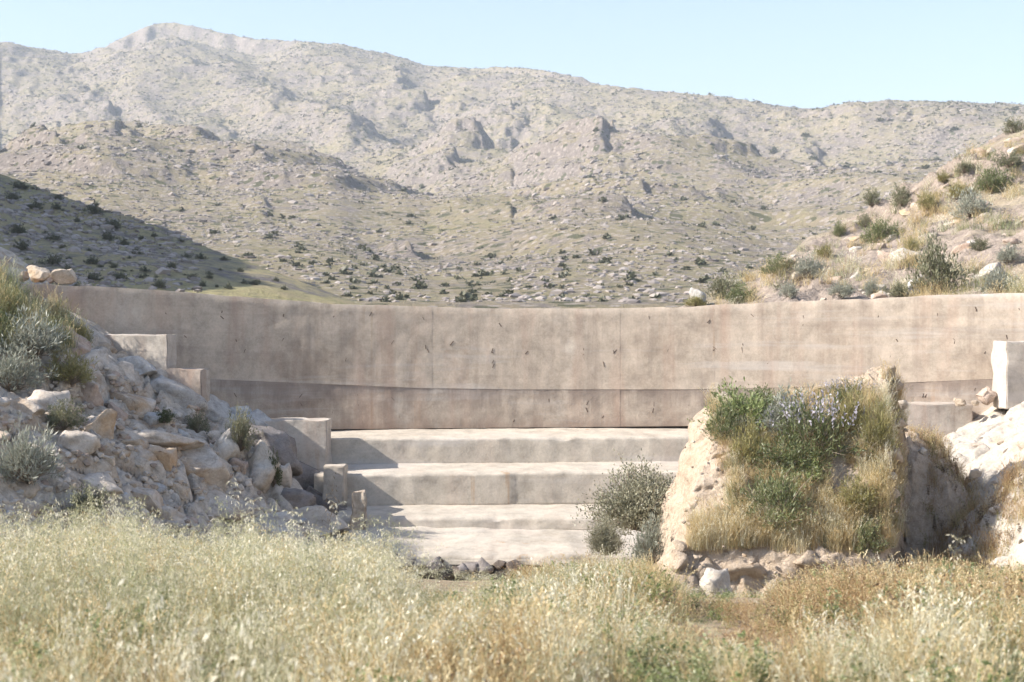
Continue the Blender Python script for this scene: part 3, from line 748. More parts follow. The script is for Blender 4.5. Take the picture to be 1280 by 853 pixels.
for k in range(40):
    px, py = rr.uniform(1140, 1290), rr.uniform(515, 705)
    if px < 1140 + (py - 515) * 0.32: continue
    Y = bank_y(px, py)
    if Y is None or Y > 22.8: continue
    w = rr.uniform(8, 24)
    rock_at("stone", px, py, w, w * rr.uniform(0.45, 0.8), Y, rr.choice(('rock_white', 'rock_white', 'rock_warm', 'rock')), rr.randrange(12), GROUND, None, rr.uniform(-0.6, 0.1), True)

# loose rocks that are things of their own
def loose(px, py, w, h, Y, mat, i, label, roll=0.0, group=None, name="rock"):
    o = rock_at(name, px, py, w, h, Y, mat, i, None, None, roll, False)
    return tag(o, label, "rock", group)
yL = wall_y(wx(80)) + 0.15
loose(81, 346, 30, 21, yL, 'rock_warm', 3, "square ochre rock on the crest of the dam, furthest along it", 0.05)
loose(48, 343, 34, 22, yL, 'rock_warm', 5, "larger knobbly brown rock on the crest of the dam beside the square one", 0.1)
loose(29, 346, 16, 15, yL, 'rock_warm', 7, "small brown rock at the end of the row on the dam crest", 0.0)
loose(64, 351, 10, 8, yL, 'rock_pink', 9, "tiny reddish stone wedged between the two larger rocks on the crest", 0.0)
loose(1233, 495, 26, 24, 22.9, 'rock_pink', 2, "rough brown lump of rock against the pale right-hand block", 0.1)
loose(1200, 503, 14, 11, 22.9, 'rock_warm', 4, "small rounded stone lying alone on the ledge at the foot of the wall")
loose(1219, 504, 11, 7, 22.8, 'rock_warm', 6, "small flat stone next to the brown lump of rock on the ledge")

# ------------------------------------------------------------------ the overgrown remnant in front of the steps
MO = (4.4, 18.0)
def mound_h(x, y):
    """height of the old earth-and-rubble block, with its two side slabs and sloping earth between"""
    p = 640 + x / y * F
    topb = ip(p, [(800, -1.45), (890, -1.40), (930, -1.30), (1000, -1.12), (1060, -0.90), (1085, -0.70), (1105, -0.68), (1122, -0.80), (1150, -1.05)])
    t = np.clip((y - 16.35) / 2.3, 0, 1)
    z = -2.72 + (topb + 2.72) * (0.25 * t + 0.75 * (1 - (1 - t) ** 1.8))
    lft = sstep(0.30, 0.0, np.abs(x - (2.52 + 0.0 * y) - 0.12)) ; xr = 4.46 + (y - 16.4) * 0.37; rgt = sstep(0.26, 0.0, np.abs(x - xr + 0.2))
    z = z + 0.22 * lft * t ** 0.5 + 0.13 * rgt * t ** 0.6
    w = 0.10 * fbm(x * 1.7, y * 1.7, 0, 3, 600)
    zb = -3.7
    zl = zb + (x + w - (1.62 + 0.02 * (y - 17))) / 0.88 * 2.4          # leaning left face
    zr = zb + (xr + w * 0.8 - x) / 0.26 * 2.3                          # steep right face
    zf = zb + (y + w - 16.05) / 0.20 * 0.75                              # low broken front
    zk = zb + (19.25 + w - y) / 0.20 * 2.4
    z = np.minimum(np.minimum(z, zl), np.minimum(np.minimum(zr, zf), zk))
    return z + 0.07 * fbm(x * 3.4, y * 3.4, 0, 5, 610, 0.6)

def mound_z(x, y): return float(mound_h(np.array([x]), np.array([y]))[0])
mound = empty("earth_mound", (3.4, 17.6, -3.5))
tag(mound, "crumbling block of earth and rubble overgrown with grasses before the steps", "mound")
MOFF = np.array([-3.4, -17.6, 3.5])
xs = np.linspace(1.4, 5.75, 220); ys = np.linspace(15.95, 19.4, 190)
X, Y = np.meshgrid(xs, ys, indexing='ij'); Z = np.maximum(mound_h(X, Y), -3.9)
d1 = 0.06 * fbm(X * 2.6 + Z * 2.1, Y * 2.6 - Z * 2.7, Z * 3, 4, 620); d2 = 0.06 * fbm(X * 2.6 - Z * 2.4, Y * 2.6 + Z * 2, Z * 3 + 5, 4, 640)
V = np.stack([X + d1, Y + d2, Z], -1).reshape(-1, 3) + MOFF
link("earth_body", mesh_np("earth_body", V, grid_faces(220, 190)), M['earth'], mound)
def mstone(px, py, w, h, Y, mat, i, roll=0.0):
    o = rock_at("stone", px, py, w, h, Y, mat, i, mound, None, roll, True)
    o.location = o.location + Vector(MOFF)
for (px, py, w, h, Y, mt, i, rl) in [(1088, 474, 26, 18, 18.7, 'earth', 7, 0.1), (1104, 470, 22, 16, 18.65, 'earth', 9, 0.3), (1120, 482, 20, 18, 18.5, 'earth', 2, 0.3), (1076, 480, 18, 14, 18.7, 'earth', 4, 0.3), (1030, 490, 36, 20, 18.8, 'earth', 3, 0), (990, 494, 28, 16, 18.8, 'earth', 4, 0),
        (1062, 484, 30, 20, 18.8, 'earth', 5, 0.2), (1129, 506, 14, 12, 18.0, 'rock_white', 6, 0), (1126, 530, 18, 14, 17.7, 'earth', 7, 0), (1120, 570, 20, 20, 17.4, 'earth', 8, 0.2), (1112, 620, 24, 26, 16.9, 'earth', 9, 0.3),
        (848, 702, 24, 30, 16.2, 'earth', 1, 0), (880, 714, 40, 34, 16.25, 'earth', 2, 0.2),
        (930, 716, 64, 30, 16.25, 'earth', 3, 0), (978, 714, 50, 22, 16.25, 'earth', 4, 0.1), (850, 684, 18, 18, 16.3, 'earth', 5, 0), (1116, 595, 12, 10, 17.1, 'rock_white', 6, 0), (1010, 700, 40, 24, 16.2, 'earth', 7, 0)]:
    mstone(px, py, w, h, Y, mt, i, rl)
for k in range(40):
    px, py = rr.choice(((rr.uniform(1090, 1134), rr.uniform(480, 660)), (rr.uniform(850, 905), rr.uniform(530, 690)), (rr.uniform(850, 1000), rr.uniform(694, 735))))
    w = rr.uniform(3, 7); t = (690 - py) / 220
    mstone(px, py, w, w * 0.8, 16.2 + max(0, 2.3 * t), rr.choice(('earth', 'earth', 'rock_warm')), rr.randrange(12))

# dark heap of earth behind it on the right
heap = empty("earth_heap", (5.5, 19.4, -3.4)); tag(heap, "rounded dark earth heap in the shade between the mound and the pale slope", "earth heap")
xs = np.linspace(4.7, 7.1, 70); ys = np.linspace(17.7, 21.6, 80)
X, Y = np.meshgrid(xs, ys, indexing='ij')
Z = -3.7 + 1.95 * np.clip(1.15 - ((X - 5.55) / 1.0) ** 2 * np.where(X > 5.55, 1, 0.4) - ((Y - 19.9) / 1.75) ** 2, -0.2, 1.0) ** 1 + 0.20 * fbm(X * 2.4, Y * 2.4, 0, 5, 660, 0.6)
link("earth_body", mesh_np("earth_body", np.stack([X, Y, Z], -1).reshape(-1, 3) + np.array([-5.5, -19.4, 3.4]), grid_faces(70, 80)), M['earth'], heap)
o = rock_at("stone", 1153, 564, 12, 10, 18.5, 'rock_white', 2, heap); o.location += Vector((-5.5, -19.4, 3.4))
o = rock_at("stone", 1218, 592, 16, 12, 18.3, 'rock_warm', 3, heap); o.location += Vector((-5.5, -19.4, 3.4))
loose(896, 734, 46, 50, 15.1, 'rock_white', 8, "white angular stone at the foot of the overgrown earth block", 0.3)
loose(820, 758, 100, 40, 14.6, 'earth', 9, "low tan lump of earth and stone sunk in the dry grass", 0.1)
o = loose(872, 371, 22, 20, 33, 'rock_grey', 4, "weathered upright lump of stone alone behind the dam crest", 0.2)

# ------------------------------------------------------------------ plants
def rot_rand(n, rg):
    a = rg.uniform(0, 2 * np.pi, n); b = np.arccos(rg.uniform(-1, 1, n))
    d = np.stack([np.sin(b) * np.cos(a), np.sin(b) * np.sin(a), np.cos(b)], 1)
    t = np.cross(d, rg.normal(size=(n, 3))); t /= np.linalg.norm(t, axis=1)[:, None]
    return d, t

def leaf_quads(P0, D, T, L, Wd):
    """diamond leaves from P0 along D"""
    n = len(P0)
    L = np.broadcast_to(L, n)[:, None]; Wd = np.broadcast_to(Wd, n)[:, None]
    V = np.stack([P0, P0 + D * L * 0.5 + T * Wd, P0 + D * L, P0 + D * L * 0.5 - T * Wd], 1).reshape(-1, 3)
    f = np.arange(n)[:, None] * 4 + np.arange(4)[None, :]
    return V, f

def ribbon(P, wid, rg):
    """P (n,k,3) polylines -> thin ribbons, wid (n,k)"""
    n, k, _ = P.shape
    d = P[:, -1] - P[:, 0]; t = np.cross(d, rg.normal(size=(n, 3))); t /= (np.linalg.norm(t, axis=1)[:, None] + 1e-9)
    A = P + t[:, None, :] * wid[:, :, None]; B = P - t[:, None, :] * wid[:, :, None]
    V = np.stack([A, B], 2).reshape(-1, 3)
    base = (np.arange(n) * k * 2)[:, None] + (np.arange(k - 1) * 2)[None, :]
    base = base.ravel()
    return V, np.stack([base, base + 1, base + 3, base + 2], 1)

def join(parts):
    V, Fs, A = [], [], []; o = 0
    for (v, f, a) in parts:
        V.append(v); Fs.append(np.asarray(f) + o); A.append(a); o += len(v)
    return np.concatenate(V), Fs, np.concatenate(A)

def shrub_parts(seed, nb=60, nl=40, leaf=0.07, lw=0.3, up=0.55, droop=0.0, tip=0.35, ragged=0.3):
    """foliage and stems filling about x,y in -1..1, z 0..1"""
    rg = np.random.default_rng(seed)
    a = rg.uniform(0, 2 * np.pi, nb); el = np.arcsin(np.clip(rg.uniform(0.05, 1, nb) ** up, 0, 1))
    L = rg.uniform(1 - ragged, 1.05, nb) * (1 + 0.18 * np.sin(a * 3 + seed))
    dr = np.stack([np.cos(el) * np.cos(a), np.cos(el) * np.sin(a), np.sin(el)], 1)
    k = 5; t = np.linspace(0, 1, k)
    wob = rg.normal(0, 0.10, (nb, k, 3)) * t[None, :, None]
    P = dr[:, None, :] * (L[:, None] * t[None, :])[:, :, None] + wob
    P[:, :, 2] += (0.10 * t * (1 - t))[None, :] - droop * (t ** 2)[None, :]
    P[:, :, 2] = np.maximum(P[:, :, 2], 0.0)
    Vs, Fs = ribbon(P, np.repeat((0.012 * (1 - 0.8 * t))[None, :], nb, 0), rg)
    st = mesh_np("stems", Vs, Fs, False, {"rnd": rg.uniform(0, 1, len(Vs))})
    n = nb * nl
    b = rg.integers(0, nb, n); q = rg.uniform(tip, 1, n) ** 0.7 * (k - 1)
    i0 = np.minimum(q.astype(int), k - 2); fr = (q - i0)[:, None]
    pos = P[b, i0] * (1 - fr) + P[b, i0 + 1] * fr + rg.normal(0, 0.055, (n, 3))
    pos[:, 2] = np.maximum(pos[:, 2], 0.01)
    d, tt = rot_rand(n, rg)
    d = d * 0.7 + dr[b] * 0.7 + np.array([0, 0, 0.25]); d /= np.linalg.norm(d, axis=1)[:, None]
    tt = np.cross(d, rg.normal(size=(n, 3))); tt /= np.linalg.norm(tt, axis=1)[:, None]
    ll = leaf * rg.uniform(0.6, 1.4, n)
    V, f = leaf_quads(pos, d, tt, ll, ll * lw)
    rnd = np.clip(rg.uniform(0, 1, nb)[b] * 0.5 + rg.uniform(0, 0.5, n), 0, 1)
    fo = mesh_np("foliage", V, f, False, {"rnd": np.repeat(rnd, 4)})
    return fo, st

M['twig'] = m_leaf("twigs", [(0.16, 0.12, 0.09), (0.26, 0.21, 0.16)], 0.0)
M['lf_grey'] = m_leaf("grey_green_leaves", [(0.13, 0.135, 0.075), (0.20, 0.20, 0.12), (0.28, 0.27, 0.18)], 0.3)
M['lf_dark'] = m_leaf("dark_green_leaves", [(0.05, 0.065, 0.028), (0.09, 0.105, 0.045), (0.14, 0.15, 0.07)], 0.3)
M['lf_mtn'] = m_leaf('mountain_leaves', [(0.07, 0.075, 0.042), (0.105, 0.11, 0.066), (0.15, 0.145, 0.092)], 0.2)
M['lf_fine'] = m_leaf('fine_grey_leaves', [(0.21, 0.205, 0.14), (0.31, 0.30, 0.21), (0.41, 0.39, 0.29)], 0.3)
M['lf_herb'] = m_leaf('herb_leaves', [(0.17, 0.21, 0.085), (0.26, 0.295, 0.14), (0.36, 0.37, 0.20)], 0.45)
M['lf_green'] = m_leaf("green_leaves", [(0.11, 0.135, 0.055), (0.17, 0.195, 0.085), (0.25, 0.265, 0.13)], 0.4)
M['lf_silver'] = m_leaf("silver_leaves", [(0.20, 0.21, 0.16), (0.30, 0.31, 0.25), (0.40, 0.40, 0.33)], 0.25)
M['lf_bright'] = m_leaf("bright_green_leaves", [(0.16, 0.20, 0.07), (0.25, 0.295, 0.115), (0.35, 0.385, 0.18)], 0.45)
M['lf_olive'] = m_leaf("yellowing_leaves", [(0.20, 0.19, 0.07), (0.30, 0.27, 0.11), (0.40, 0.36, 0.17)], 0.4)
M['straw'] = m_leaf("straw", [(0.42, 0.31, 0.15), (0.58, 0.45, 0.24), (0.70, 0.59, 0.36)], 0.45)
M['pale'] = m_leaf("pale_oat", [(0.40, 0.36, 0.20), (0.62, 0.57, 0.38), (0.86, 0.82, 0.68)], 0.45)
M['oatgreen'] = m_leaf("greyish_oat_stems", [(0.25, 0.26, 0.13), (0.38, 0.38, 0.22), (0.54, 0.51, 0.34)], 0.45)
M['brown'] = m_leaf("brown_dry_grass", [(0.22, 0.13, 0.06), (0.36, 0.23, 0.11), (0.48, 0.34, 0.18)], 0.35)
M['lilac'] = m_leaf("lilac_flowers", [(0.30, 0.28, 0.33), (0.38, 0.355, 0.41), (0.46, 0.44, 0.47)], 0.3)
M['seed_dark'] = m_leaf("dark_seed_heads", [(0.10, 0.075, 0.05), (0.20, 0.15, 0.10)], 0.2)

SHRUB = {}
KINDS = {  # leaf material and shape
    'grey': ('lf_grey', dict(nb=80, nl=42, leaf=0.075, lw=0.22, up=0.6)),
    'dark': ('lf_dark', dict(nb=70, nl=42, leaf=0.085, lw=0.3, up=0.6)),
    'far': ('lf_mtn', dict(nb=40, nl=34, leaf=0.12, lw=0.3, up=0.8, ragged=0.6)),
    'green': ('lf_green', dict(nb=110, nl=34, leaf=0.09, lw=0.14, up=0.7, ragged=0.4)),
    'silver': ('lf_silver', dict(nb=110, nl=26, leaf=0.13, lw=0.10, up=0.6, ragged=0.3)),
    'olive': ('lf_olive', dict(nb=110, nl=24, leaf=0.16, lw=0.07, up=0.55, ragged=0.4)),
    'bright': ('lf_bright', dict(nb=90, nl=26, leaf=0.10, lw=0.2, up=0.7, ragged=0.5)),
    'fine': ('lf_fine', dict(nb=300, nl=60, leaf=0.042, lw=0.28, up=0.65, ragged=0.35, tip=0.3)),
    'lilac': ('lf_green', dict(nb=90, nl=20, leaf=0.12, lw=0.10, up=0.5, ragged=0.3)),
}
def shrub_data(kind, v):
    if (kind, v) not in SHRUB:
        mt, kw = KINDS[kind]
        fo, st = shrub_parts(700 + v * 13 + sum(map(ord, kind)), **kw)
        fo.materials.append(M[mt]); st.materials.append(M['twig'])
        SHRUB[(kind, v)] = (fo, st)
    return SHRUB[(kind, v)]

def shrub(loc, w, h, kind, v, label, group=None, name="shrub", cat="shrub", rz=0.0):
    e = empty(name, loc, rz); e.scale = (w / 2, w / 2, h)
    fo, st = shrub_data(kind, v)
    link("foliage", fo, None, e); link("stems", st, None, e)
    return tag(e, label, cat, group)

def shrub_px(px, pb, w, h, Y, kind, v, label, zfun=None, sink=0.06, **kw):
    """bush w x h photo pixels at depth Y with its foot at pixel px, pb (or on the surface zfun)"""
    p = at(px, pb, Y)
    if zfun is not None: p.z = zfun(p)
    p.z -= sink * h / F * Y
    return shrub(p, w / F * Y, h / F * Y, kind, v, label, rz=rr.uniform(0, 6.28), **kw)

# --- right hill shrubs: find where the line of sight meets the hill
_HIT = {}
def hill_hit(px, py, zf, y0, y1):
    ys = np.linspace(y0, y1, 500)
    key = (zf.__name__, round(px / 3))
    if key not in _HIT: _HIT[key] = zf(np.full(500, key[1] * 3.0), ys)
    d = (HOR - py) / F * ys - _HIT[key]
    s_ = np.where(d < 0)[0]
    return float(ys[s_[0]]) if len(s_) else None
RS = [  # px, foot py, w, h, kind, label
    (1268, 166, 34, 20, 'grey', "dark shrub on the skyline at the top of the right hill"),
    (1172, 364, 84, 72, 'grey', "biggest grey-green bush on the right hill, close above the dam crest"),
    (1247, 366, 52, 32, 'silver', "pale spiky shrub above the dam crest beside the white boulder"),
    (1090, 258, 26, 24, 'grey', "grey shrub at the edge of the right hill, against the far slope"),
    (1128, 262, 36, 28, 'grey', "grey-green shrub next along from the edge shrub on the right hill"),
    (1080, 284, 24, 20, 'grey', "round grey shrub just below the edge of the right hill"),
    (1098, 302, 58, 30, 'green', "broad green shrub in the middle of the right hill's left flank"),
    (1049, 296, 20, 22, 'green', "small dark green shrub on the lower left flank of the right hill"),
    (970, 344, 42, 26, 'green', "rounded yellow-green shrub low on the right hill's edge"),
    (905, 372, 50, 34, 'grey', "tall loose grey shrub where the right hill meets the dam crest"),
    (925, 378, 50, 26, 'green', "low spreading green shrub behind the dam crest at the hill's foot"),
    (985, 372, 30, 20, 'silver', "small silvery shrub just above the dam crest, left of the ledges"),
    (1012, 350, 48, 28, 'silver', "pale grassy shrub between the yellow-green shrub and the ledges"),
    (1240, 240, 60, 36, 'green', "wide green shrub high on the right hill"),
    (1212, 272, 62, 36, 'silver', "long pale silvery shrub across the middle of the right hill"),
    (1196, 250, 34, 22, 'olive', "yellowish shrub between the wide green and the silvery shrub"),
    (1160, 262, 34, 22, 'olive', "yellow-green tuft shrub under the edge of the right hill"),
    (1262, 208, 40, 20, 'grey', "flat grey shrub near the top of the right hill"),
    (1205, 218, 28, 16, 'grey', "low grey shrub on rocks beneath the hill's top"),
    (1225, 314, 30, 20, 'grey', "small grey shrub on bare pink ledges of the right hill"),
    (1262, 330, 40, 24, 'silver', "pale shrub at the picture edge above the white boulder"),
    (1090, 372, 26, 26, 'silver', "small silvery green shrub on the dam-side ledges left of the biggest bush"),
    (1125, 372, 36, 20, 'grey', "low dark shrub tucked beside the biggest bush"),
    (1050, 374, 40, 18, 'silver', "low pale shrub in front of the pink ledges"),
    (1140, 316, 30, 18, 'olive', "dry yellowish shrub above the biggest bush"),
    (1030, 322, 30, 18, 'olive', "dry pale tuft at the middle of the right hill's edge"),
    (1180, 230, 22, 16, 'olive', "little dry shrub on the steep upper edge of the right hill"),
    (870, 384, 40, 14, 'olive', "low yellowish growth at the tip of the right hill"),
]
for k, (px, py, w, h, kd, lb) in enumerate(RS):
    Y = hill_hit(px, py, righthill_z, 26, 70) or 40.0
    shrub_px(px, py, w, h, Y, kd, k % 3, lb, lambda p: righthill_at(640 + p.x / p.y * F, p.y), 0.10)
loose(1244, 345, 44, 36, 29.5, 'rock_white', 7, "big white boulder on the right hill close above the dam crest", 0.2, name="boulder")
loose(1150, 357, 40, 26, 30.5, 'rock_grey', 3, "grey slanting boulder in front of the biggest bush", -0.4, name="boulder")
rh = random.Random(5)
HROCK = bpy.data.objects["shrubby_hill"]
c_ = 0
while c_ < 130:
    px, py = rh.uniform(870, 1290), rh.uniform(160, 378)
    if py < ip(px, RH) + 4: continue
    Y = hill_hit(px, py, righthill_z, 26, 70)
    if not Y: continue
    w = rh.choice((8, 10, 13, 17, 24, 32)) * rh.uniform(0.8, 1.2)
    rock_at("stone", px, py, w, w * rh.uniform(0.45, 0.75), Y, rh.choice(('rock_pink', 'rock_pink', 'rock_warm', 'rock', 'rock_white')), rh.randrange(12), HROCK, None, rh.uniform(-0.5, 0.1), True)
    c_ += 1

# --- left hill in the shade: countable dark shrubs
LHS = [(15, 250, 20), (27, 236, 24), (62, 240, 14), (72, 250, 12), (44, 262, 16), (88, 252, 16), (22, 292, 18), (66, 300, 18), (118, 268, 22), (142, 286, 26), (136, 300, 20), (155, 308, 14), (28, 312, 20), (66, 330, 22), (84, 342, 20), (100, 360, 18),
       (116, 330, 18), (200, 288, 14), (208, 292, 12), (170, 318, 12), (180, 340, 14), (215, 336, 14), (232, 322, 14), (250, 324, 12), (150, 350, 18), (114, 350, 20), (30, 340, 14), (240, 350, 14), (262, 344, 10), (280, 326, 10), (300, 340, 10), (382, 352, 24),
       (340, 336, 12), (316, 356, 12), (355, 362, 12), (286, 362, 12), (200, 360, 16), (176, 300, 12), (320, 328, 10), (415, 366, 12), (440, 372, 14), (345, 352, 10)]
for _ in range(60):
    LHS.append((rh.uniform(0, 420), rh.uniform(240, 370), rh.choice((5, 6, 7, 9, 11))))
for k, (px, py, w) in enumerate(LHS):
    if py < ip(px, LH) + 3: continue
    Y = hill_hit(px, py, lefthill_z, 42, 135)
    if not Y: continue
    shrub_px(px, py, w * rh.uniform(1.0, 1.6), w * rh.uniform(0.5, 0.85), Y, 'far', k % 3, "small dark round shrub dotting the shaded hill behind the dam", lambda p: lefthill_at(640 + p.x / p.y * F, p.y), 0.1, group="shrubs on the shaded hill")

# --- mountain shrubs and rubble
def crest_row(p): return np.minimum(ip(p, CREST), np.minimum(ip(p, LH) if True else 999, ip(p, RH)))
rg = np.random.default_rng(77)
def scatter(n, d0, d1, pw=1.0):
    p = rg.uniform(-40, 1320, n); u = rg.uniform(0, 1, n)
    D = (d0 ** (pw + 1) + u * (d1 ** (pw + 1) - d0 ** (pw + 1))) ** (1 / (pw + 1))
    z = mountain_z(p, D); py = HOR - z / D * F
    ok = (py < np.minimum(ip(p, CREST), np.minimum(ip(p, LH), ip(p, RH)))) & (p > -40)
    return p[ok], D[ok], z[ok], py[ok]
def tuft_mesh(seed, n=26, wl=0.4):
    g = np.random.default_rng(seed)
    d = g.normal(size=(n, 3)); d[:, 2] = np.abs(d[:, 2]); d /= np.linalg.norm(d, axis=1)[:, None]
    pos = d * g.uniform(0.2, 0.75, n)[:, None]; t = np.cross(d, g.normal(size=(n, 3))); t /= np.linalg.norm(t, axis=1)[:, None]
    d2 = d + 0.8 * g.normal(size=(n, 3)); d2 /= np.linalg.norm(d2, axis=1)[:, None]
    return leaf_quads(pos - 0.2 * d2, d2, t, g.uniform(0.5, 0.85, n), g.uniform(0.18, 0.32, n))
p, D, z, py = scatter(30000, 108, 1320, 0.55)
size = rg.uniform(0.3, 0.75, len(p)) * np.where(rg.uniform(0, 1, len(p)) < 0.12, 1.6, 1.0) * np.clip(D / 320, 0.9, 2.2)
dens = noise((p - 640) / F * D / 40, D / 55, 0, 44)
keep = rg.uniform(-1, 1.0, len(p)) < dens * 0.9 + 0.35
p, D, z, size = p[keep], D[keep], z[keep], size[keep]
order = np.argsort(-size / D)
protos = []
for k in range(4):
    V, f = tuft_mesh(900 + k, 40)
    protos.append((V * np.array([1, 1, 0.9]), f))
pm = []
for k, (V, f) in enumerate(protos):
    me = mesh_np("foliage", V, f, False, {"rnd": np.repeat(np.random.default_rng(k).uniform(0, 1, len(f)), 4)})
    me.materials.append(M['lf_mtn']); pm.append(me)
for n_, i in enumerate(order[:190]):
    o = link("shrub", pm[n_ % 4]); o.location = ((p[i] - 640) / F * D[i], D[i], z[i] - 0.05)
    o.scale = (size[i], size[i], size[i] * 1.0); o.rotation_euler = (0, 0, float(rg.uniform(0, 6.28)))
    tag(o, "small low shrub dotting the sunlit lower mountain slope", "shrub", "shrubs on the mountain slope")
rest = order[190:]
def merged(name, idx, protos, p, D, z, size, mat, flat, label, cat):
    Vs, Fs, A = [], [], []; o = 0
    for k, (V, f) in enumerate(protos):
        ii = idx[k::len(protos)]; n = len(ii)
        if not n: continue
        a = rg.uniform(0, 6.28, n); c, s_ = np.cos(a)[:, None], np.sin(a)[:, None]
        sz = size[ii][:, None]
        X = ((p[ii] - 640) / F * D[ii])[:, None] + sz * (V[None, :, 0] * c - V[None, :, 1] * s_)
        Y = D[ii][:, None] + sz * (V[None, :, 0] * s_ + V[None, :, 1] * c)
        Z = z[ii][:, None] - 0.05 * sz + sz * flat * V[None, :, 2]
        Vs.append(np.stack([X, Y, Z], -1).reshape(-1, 3))
        Fs.append((f[None] + (np.arange(n) * len(V))[:, None, None]).reshape(-1, f.shape[1]) + o)
        A.append(np.repeat(rg.uniform(0, 1, n), len(V))); o += n * len(V)
    me = mesh_np(name, np.concatenate(Vs), np.concatenate(Fs), False, {"rnd": np.concatenate(A)})
    return tag(link(name, me, mat), label, cat, None, "stuff")
small_protos = [tuft_mesh(950 + k, 9) for k in range(4)]
merged("mountain_shrubs", rest, small_protos, p, D, z, size, M['lf_mtn'], 0.8, "countless tiny shrubs speckling the upper mountain slopes", "shrubs")
pa = scatter(32000, 110, 1250, 0.6); pb = scatter(15000, 108, 430, 0.4)
p, D, z, py = (np.concatenate(q_) for q_ in zip(pa, pb))
X_ = (p - 640) / F * D
dens = noise(X_ / 26, D / 30, 0, 48) + 0.5 * noise(X_ / 8, D / 9, 0, 49)
keep = rg.uniform(-1, 1.2, len(p)) < dens * 1.5 + 0.25
p, D, z = p[keep], D[keep], z[keep]
size = rg.uniform(0.2, 0.75, len(p)) * np.where(rg.uniform(0, 1, len(p)) < 0.1, 1.9, 1.0) * np.clip(D / 300, 0.7, 1.7)
def lowrock(seed):
    g = np.random.default_rng(seed); bm = bmesh.new(); bmesh.ops.create_icosphere(bm, subdivisions=1, radius=1)
    V = np.array([v.co for v in bm.verts]) * g.uniform(0.6, 1.15, (12, 1)) if len(bm.verts) == 12 else np.array([v.co for v in bm.verts]) * g.uniform(0.65, 1.15, (len(bm.verts), 1))
    f = np.array([[v.index for v in q.verts] for q in bm.faces]); bm.free()
    return V, f
b = NB("rubble_rock"); a_ = b.n("ShaderNodeAttribute", attribute_name="rnd").outputs["Fac"]
M['rubble'] = b.finish(b.ramp(a_, [(0.0, (0.19, 0.165, 0.155)), (0.5, (0.28, 0.245, 0.225)), (1.0, (0.37, 0.325, 0.295))]), 0.95)
merged("mountain_rubble", np.arange(len(p)), [lowrock(k) for k in range(6)], p, D, z, size, M['rubble'], 0.55, "scattered pale rocks and rubble over the mountain slopes", "rocks")
# rubble on the shaded hill
n = 5000
p = rg.uniform(-60, 250, n); D = rg.uniform(45, 126, n); z = lefthill_z(p, D)
X_ = (p - 640) / F * D
keep = rg.uniform(-1, 1, n) < noise(X_ / 9, D / 14, 0, 52) * 1.5 + ip(p, [(0, 0.35), (120, 0.0), (250, -0.8)])
p, D, z = p[keep], D[keep], z[keep]
merged("hill_rubble", np.arange(len(p)), [lowrock(k + 9) for k in range(6)], p, D, z, rg.uniform(0.08, 0.34, len(p)) * np.where(rg.uniform(0, 1, len(p)) < 0.1, 1.8, 1.0), M['rubble'], 0.6, "pale rubble strewn over the shaded hill behind the dam", "rocks")

# --- bushes near the dam
def gfun(p): return gz(p.x, p.y)
shrub_px(802, 656, 136, 84, 19.5, 'fine', 0, "large fine-leaved grey-green bush against the steps, left of the earth block", sink=0.1)
shrub_px(756, 690, 56, 44, 18.6, 'fine', 1, "smaller dry grey shrub at the foot of the large fine-leaved bush", sink=0.1)
shrub_px(815, 700, 60, 56, 17.6, 'silver', 2, "dry greyish weed between the large bush and the earth block", sink=0.1)
NB_ = [  # px, foot, w, h, kind, label
    (40, 446, 110, 56, 'silver', "broad silvery shrub on the left bank below the yellow grass"),
    (14, 486, 90, 52, 'silver', "darker silvery shrub at the picture edge on the left bank"),
    (90, 478, 70, 40, 'olive', "yellow-green low shrub at the lip of the left bank"),
    (100, 436, 40, 34, 'olive', "small leafy shrub against the end of the dam wall"),
    (36, 600, 96, 66, 'silver', "bluish grey shrub in the shade low on the left bank"),
    (80, 535, 60, 36, 'grey', "low dark shrub among the rubble of the left bank"),
    (300, 560, 44, 54, 'grey', "upright grey shrub between rocks beside the third concrete block"),
    (246, 540, 40, 26, 'grey', "little grey shrub on pale rock below the second concrete block"),
    (205, 528, 30, 18, 'dark', "dark tuft of a shrub in the cleft of the left rocks"),
    (108, 640, 60, 34, 'grey', "low grey shrub at the foot of the left rocks above the oats"),
    (342, 606, 26, 40, 'dark', "thin dark shrub beside the white layered rock"),
    (1000, 0, 0, 0, '', '')]
for k, (px, py, w, h, kd, lb) in enumerate(NB_[:-1]):
    Y = bank_y(px, py) or 22.6
    shrub_px(px, py, w, h, min(Y, 23.3) - 0.15, kd, k % 3, lb, sink=0.08)

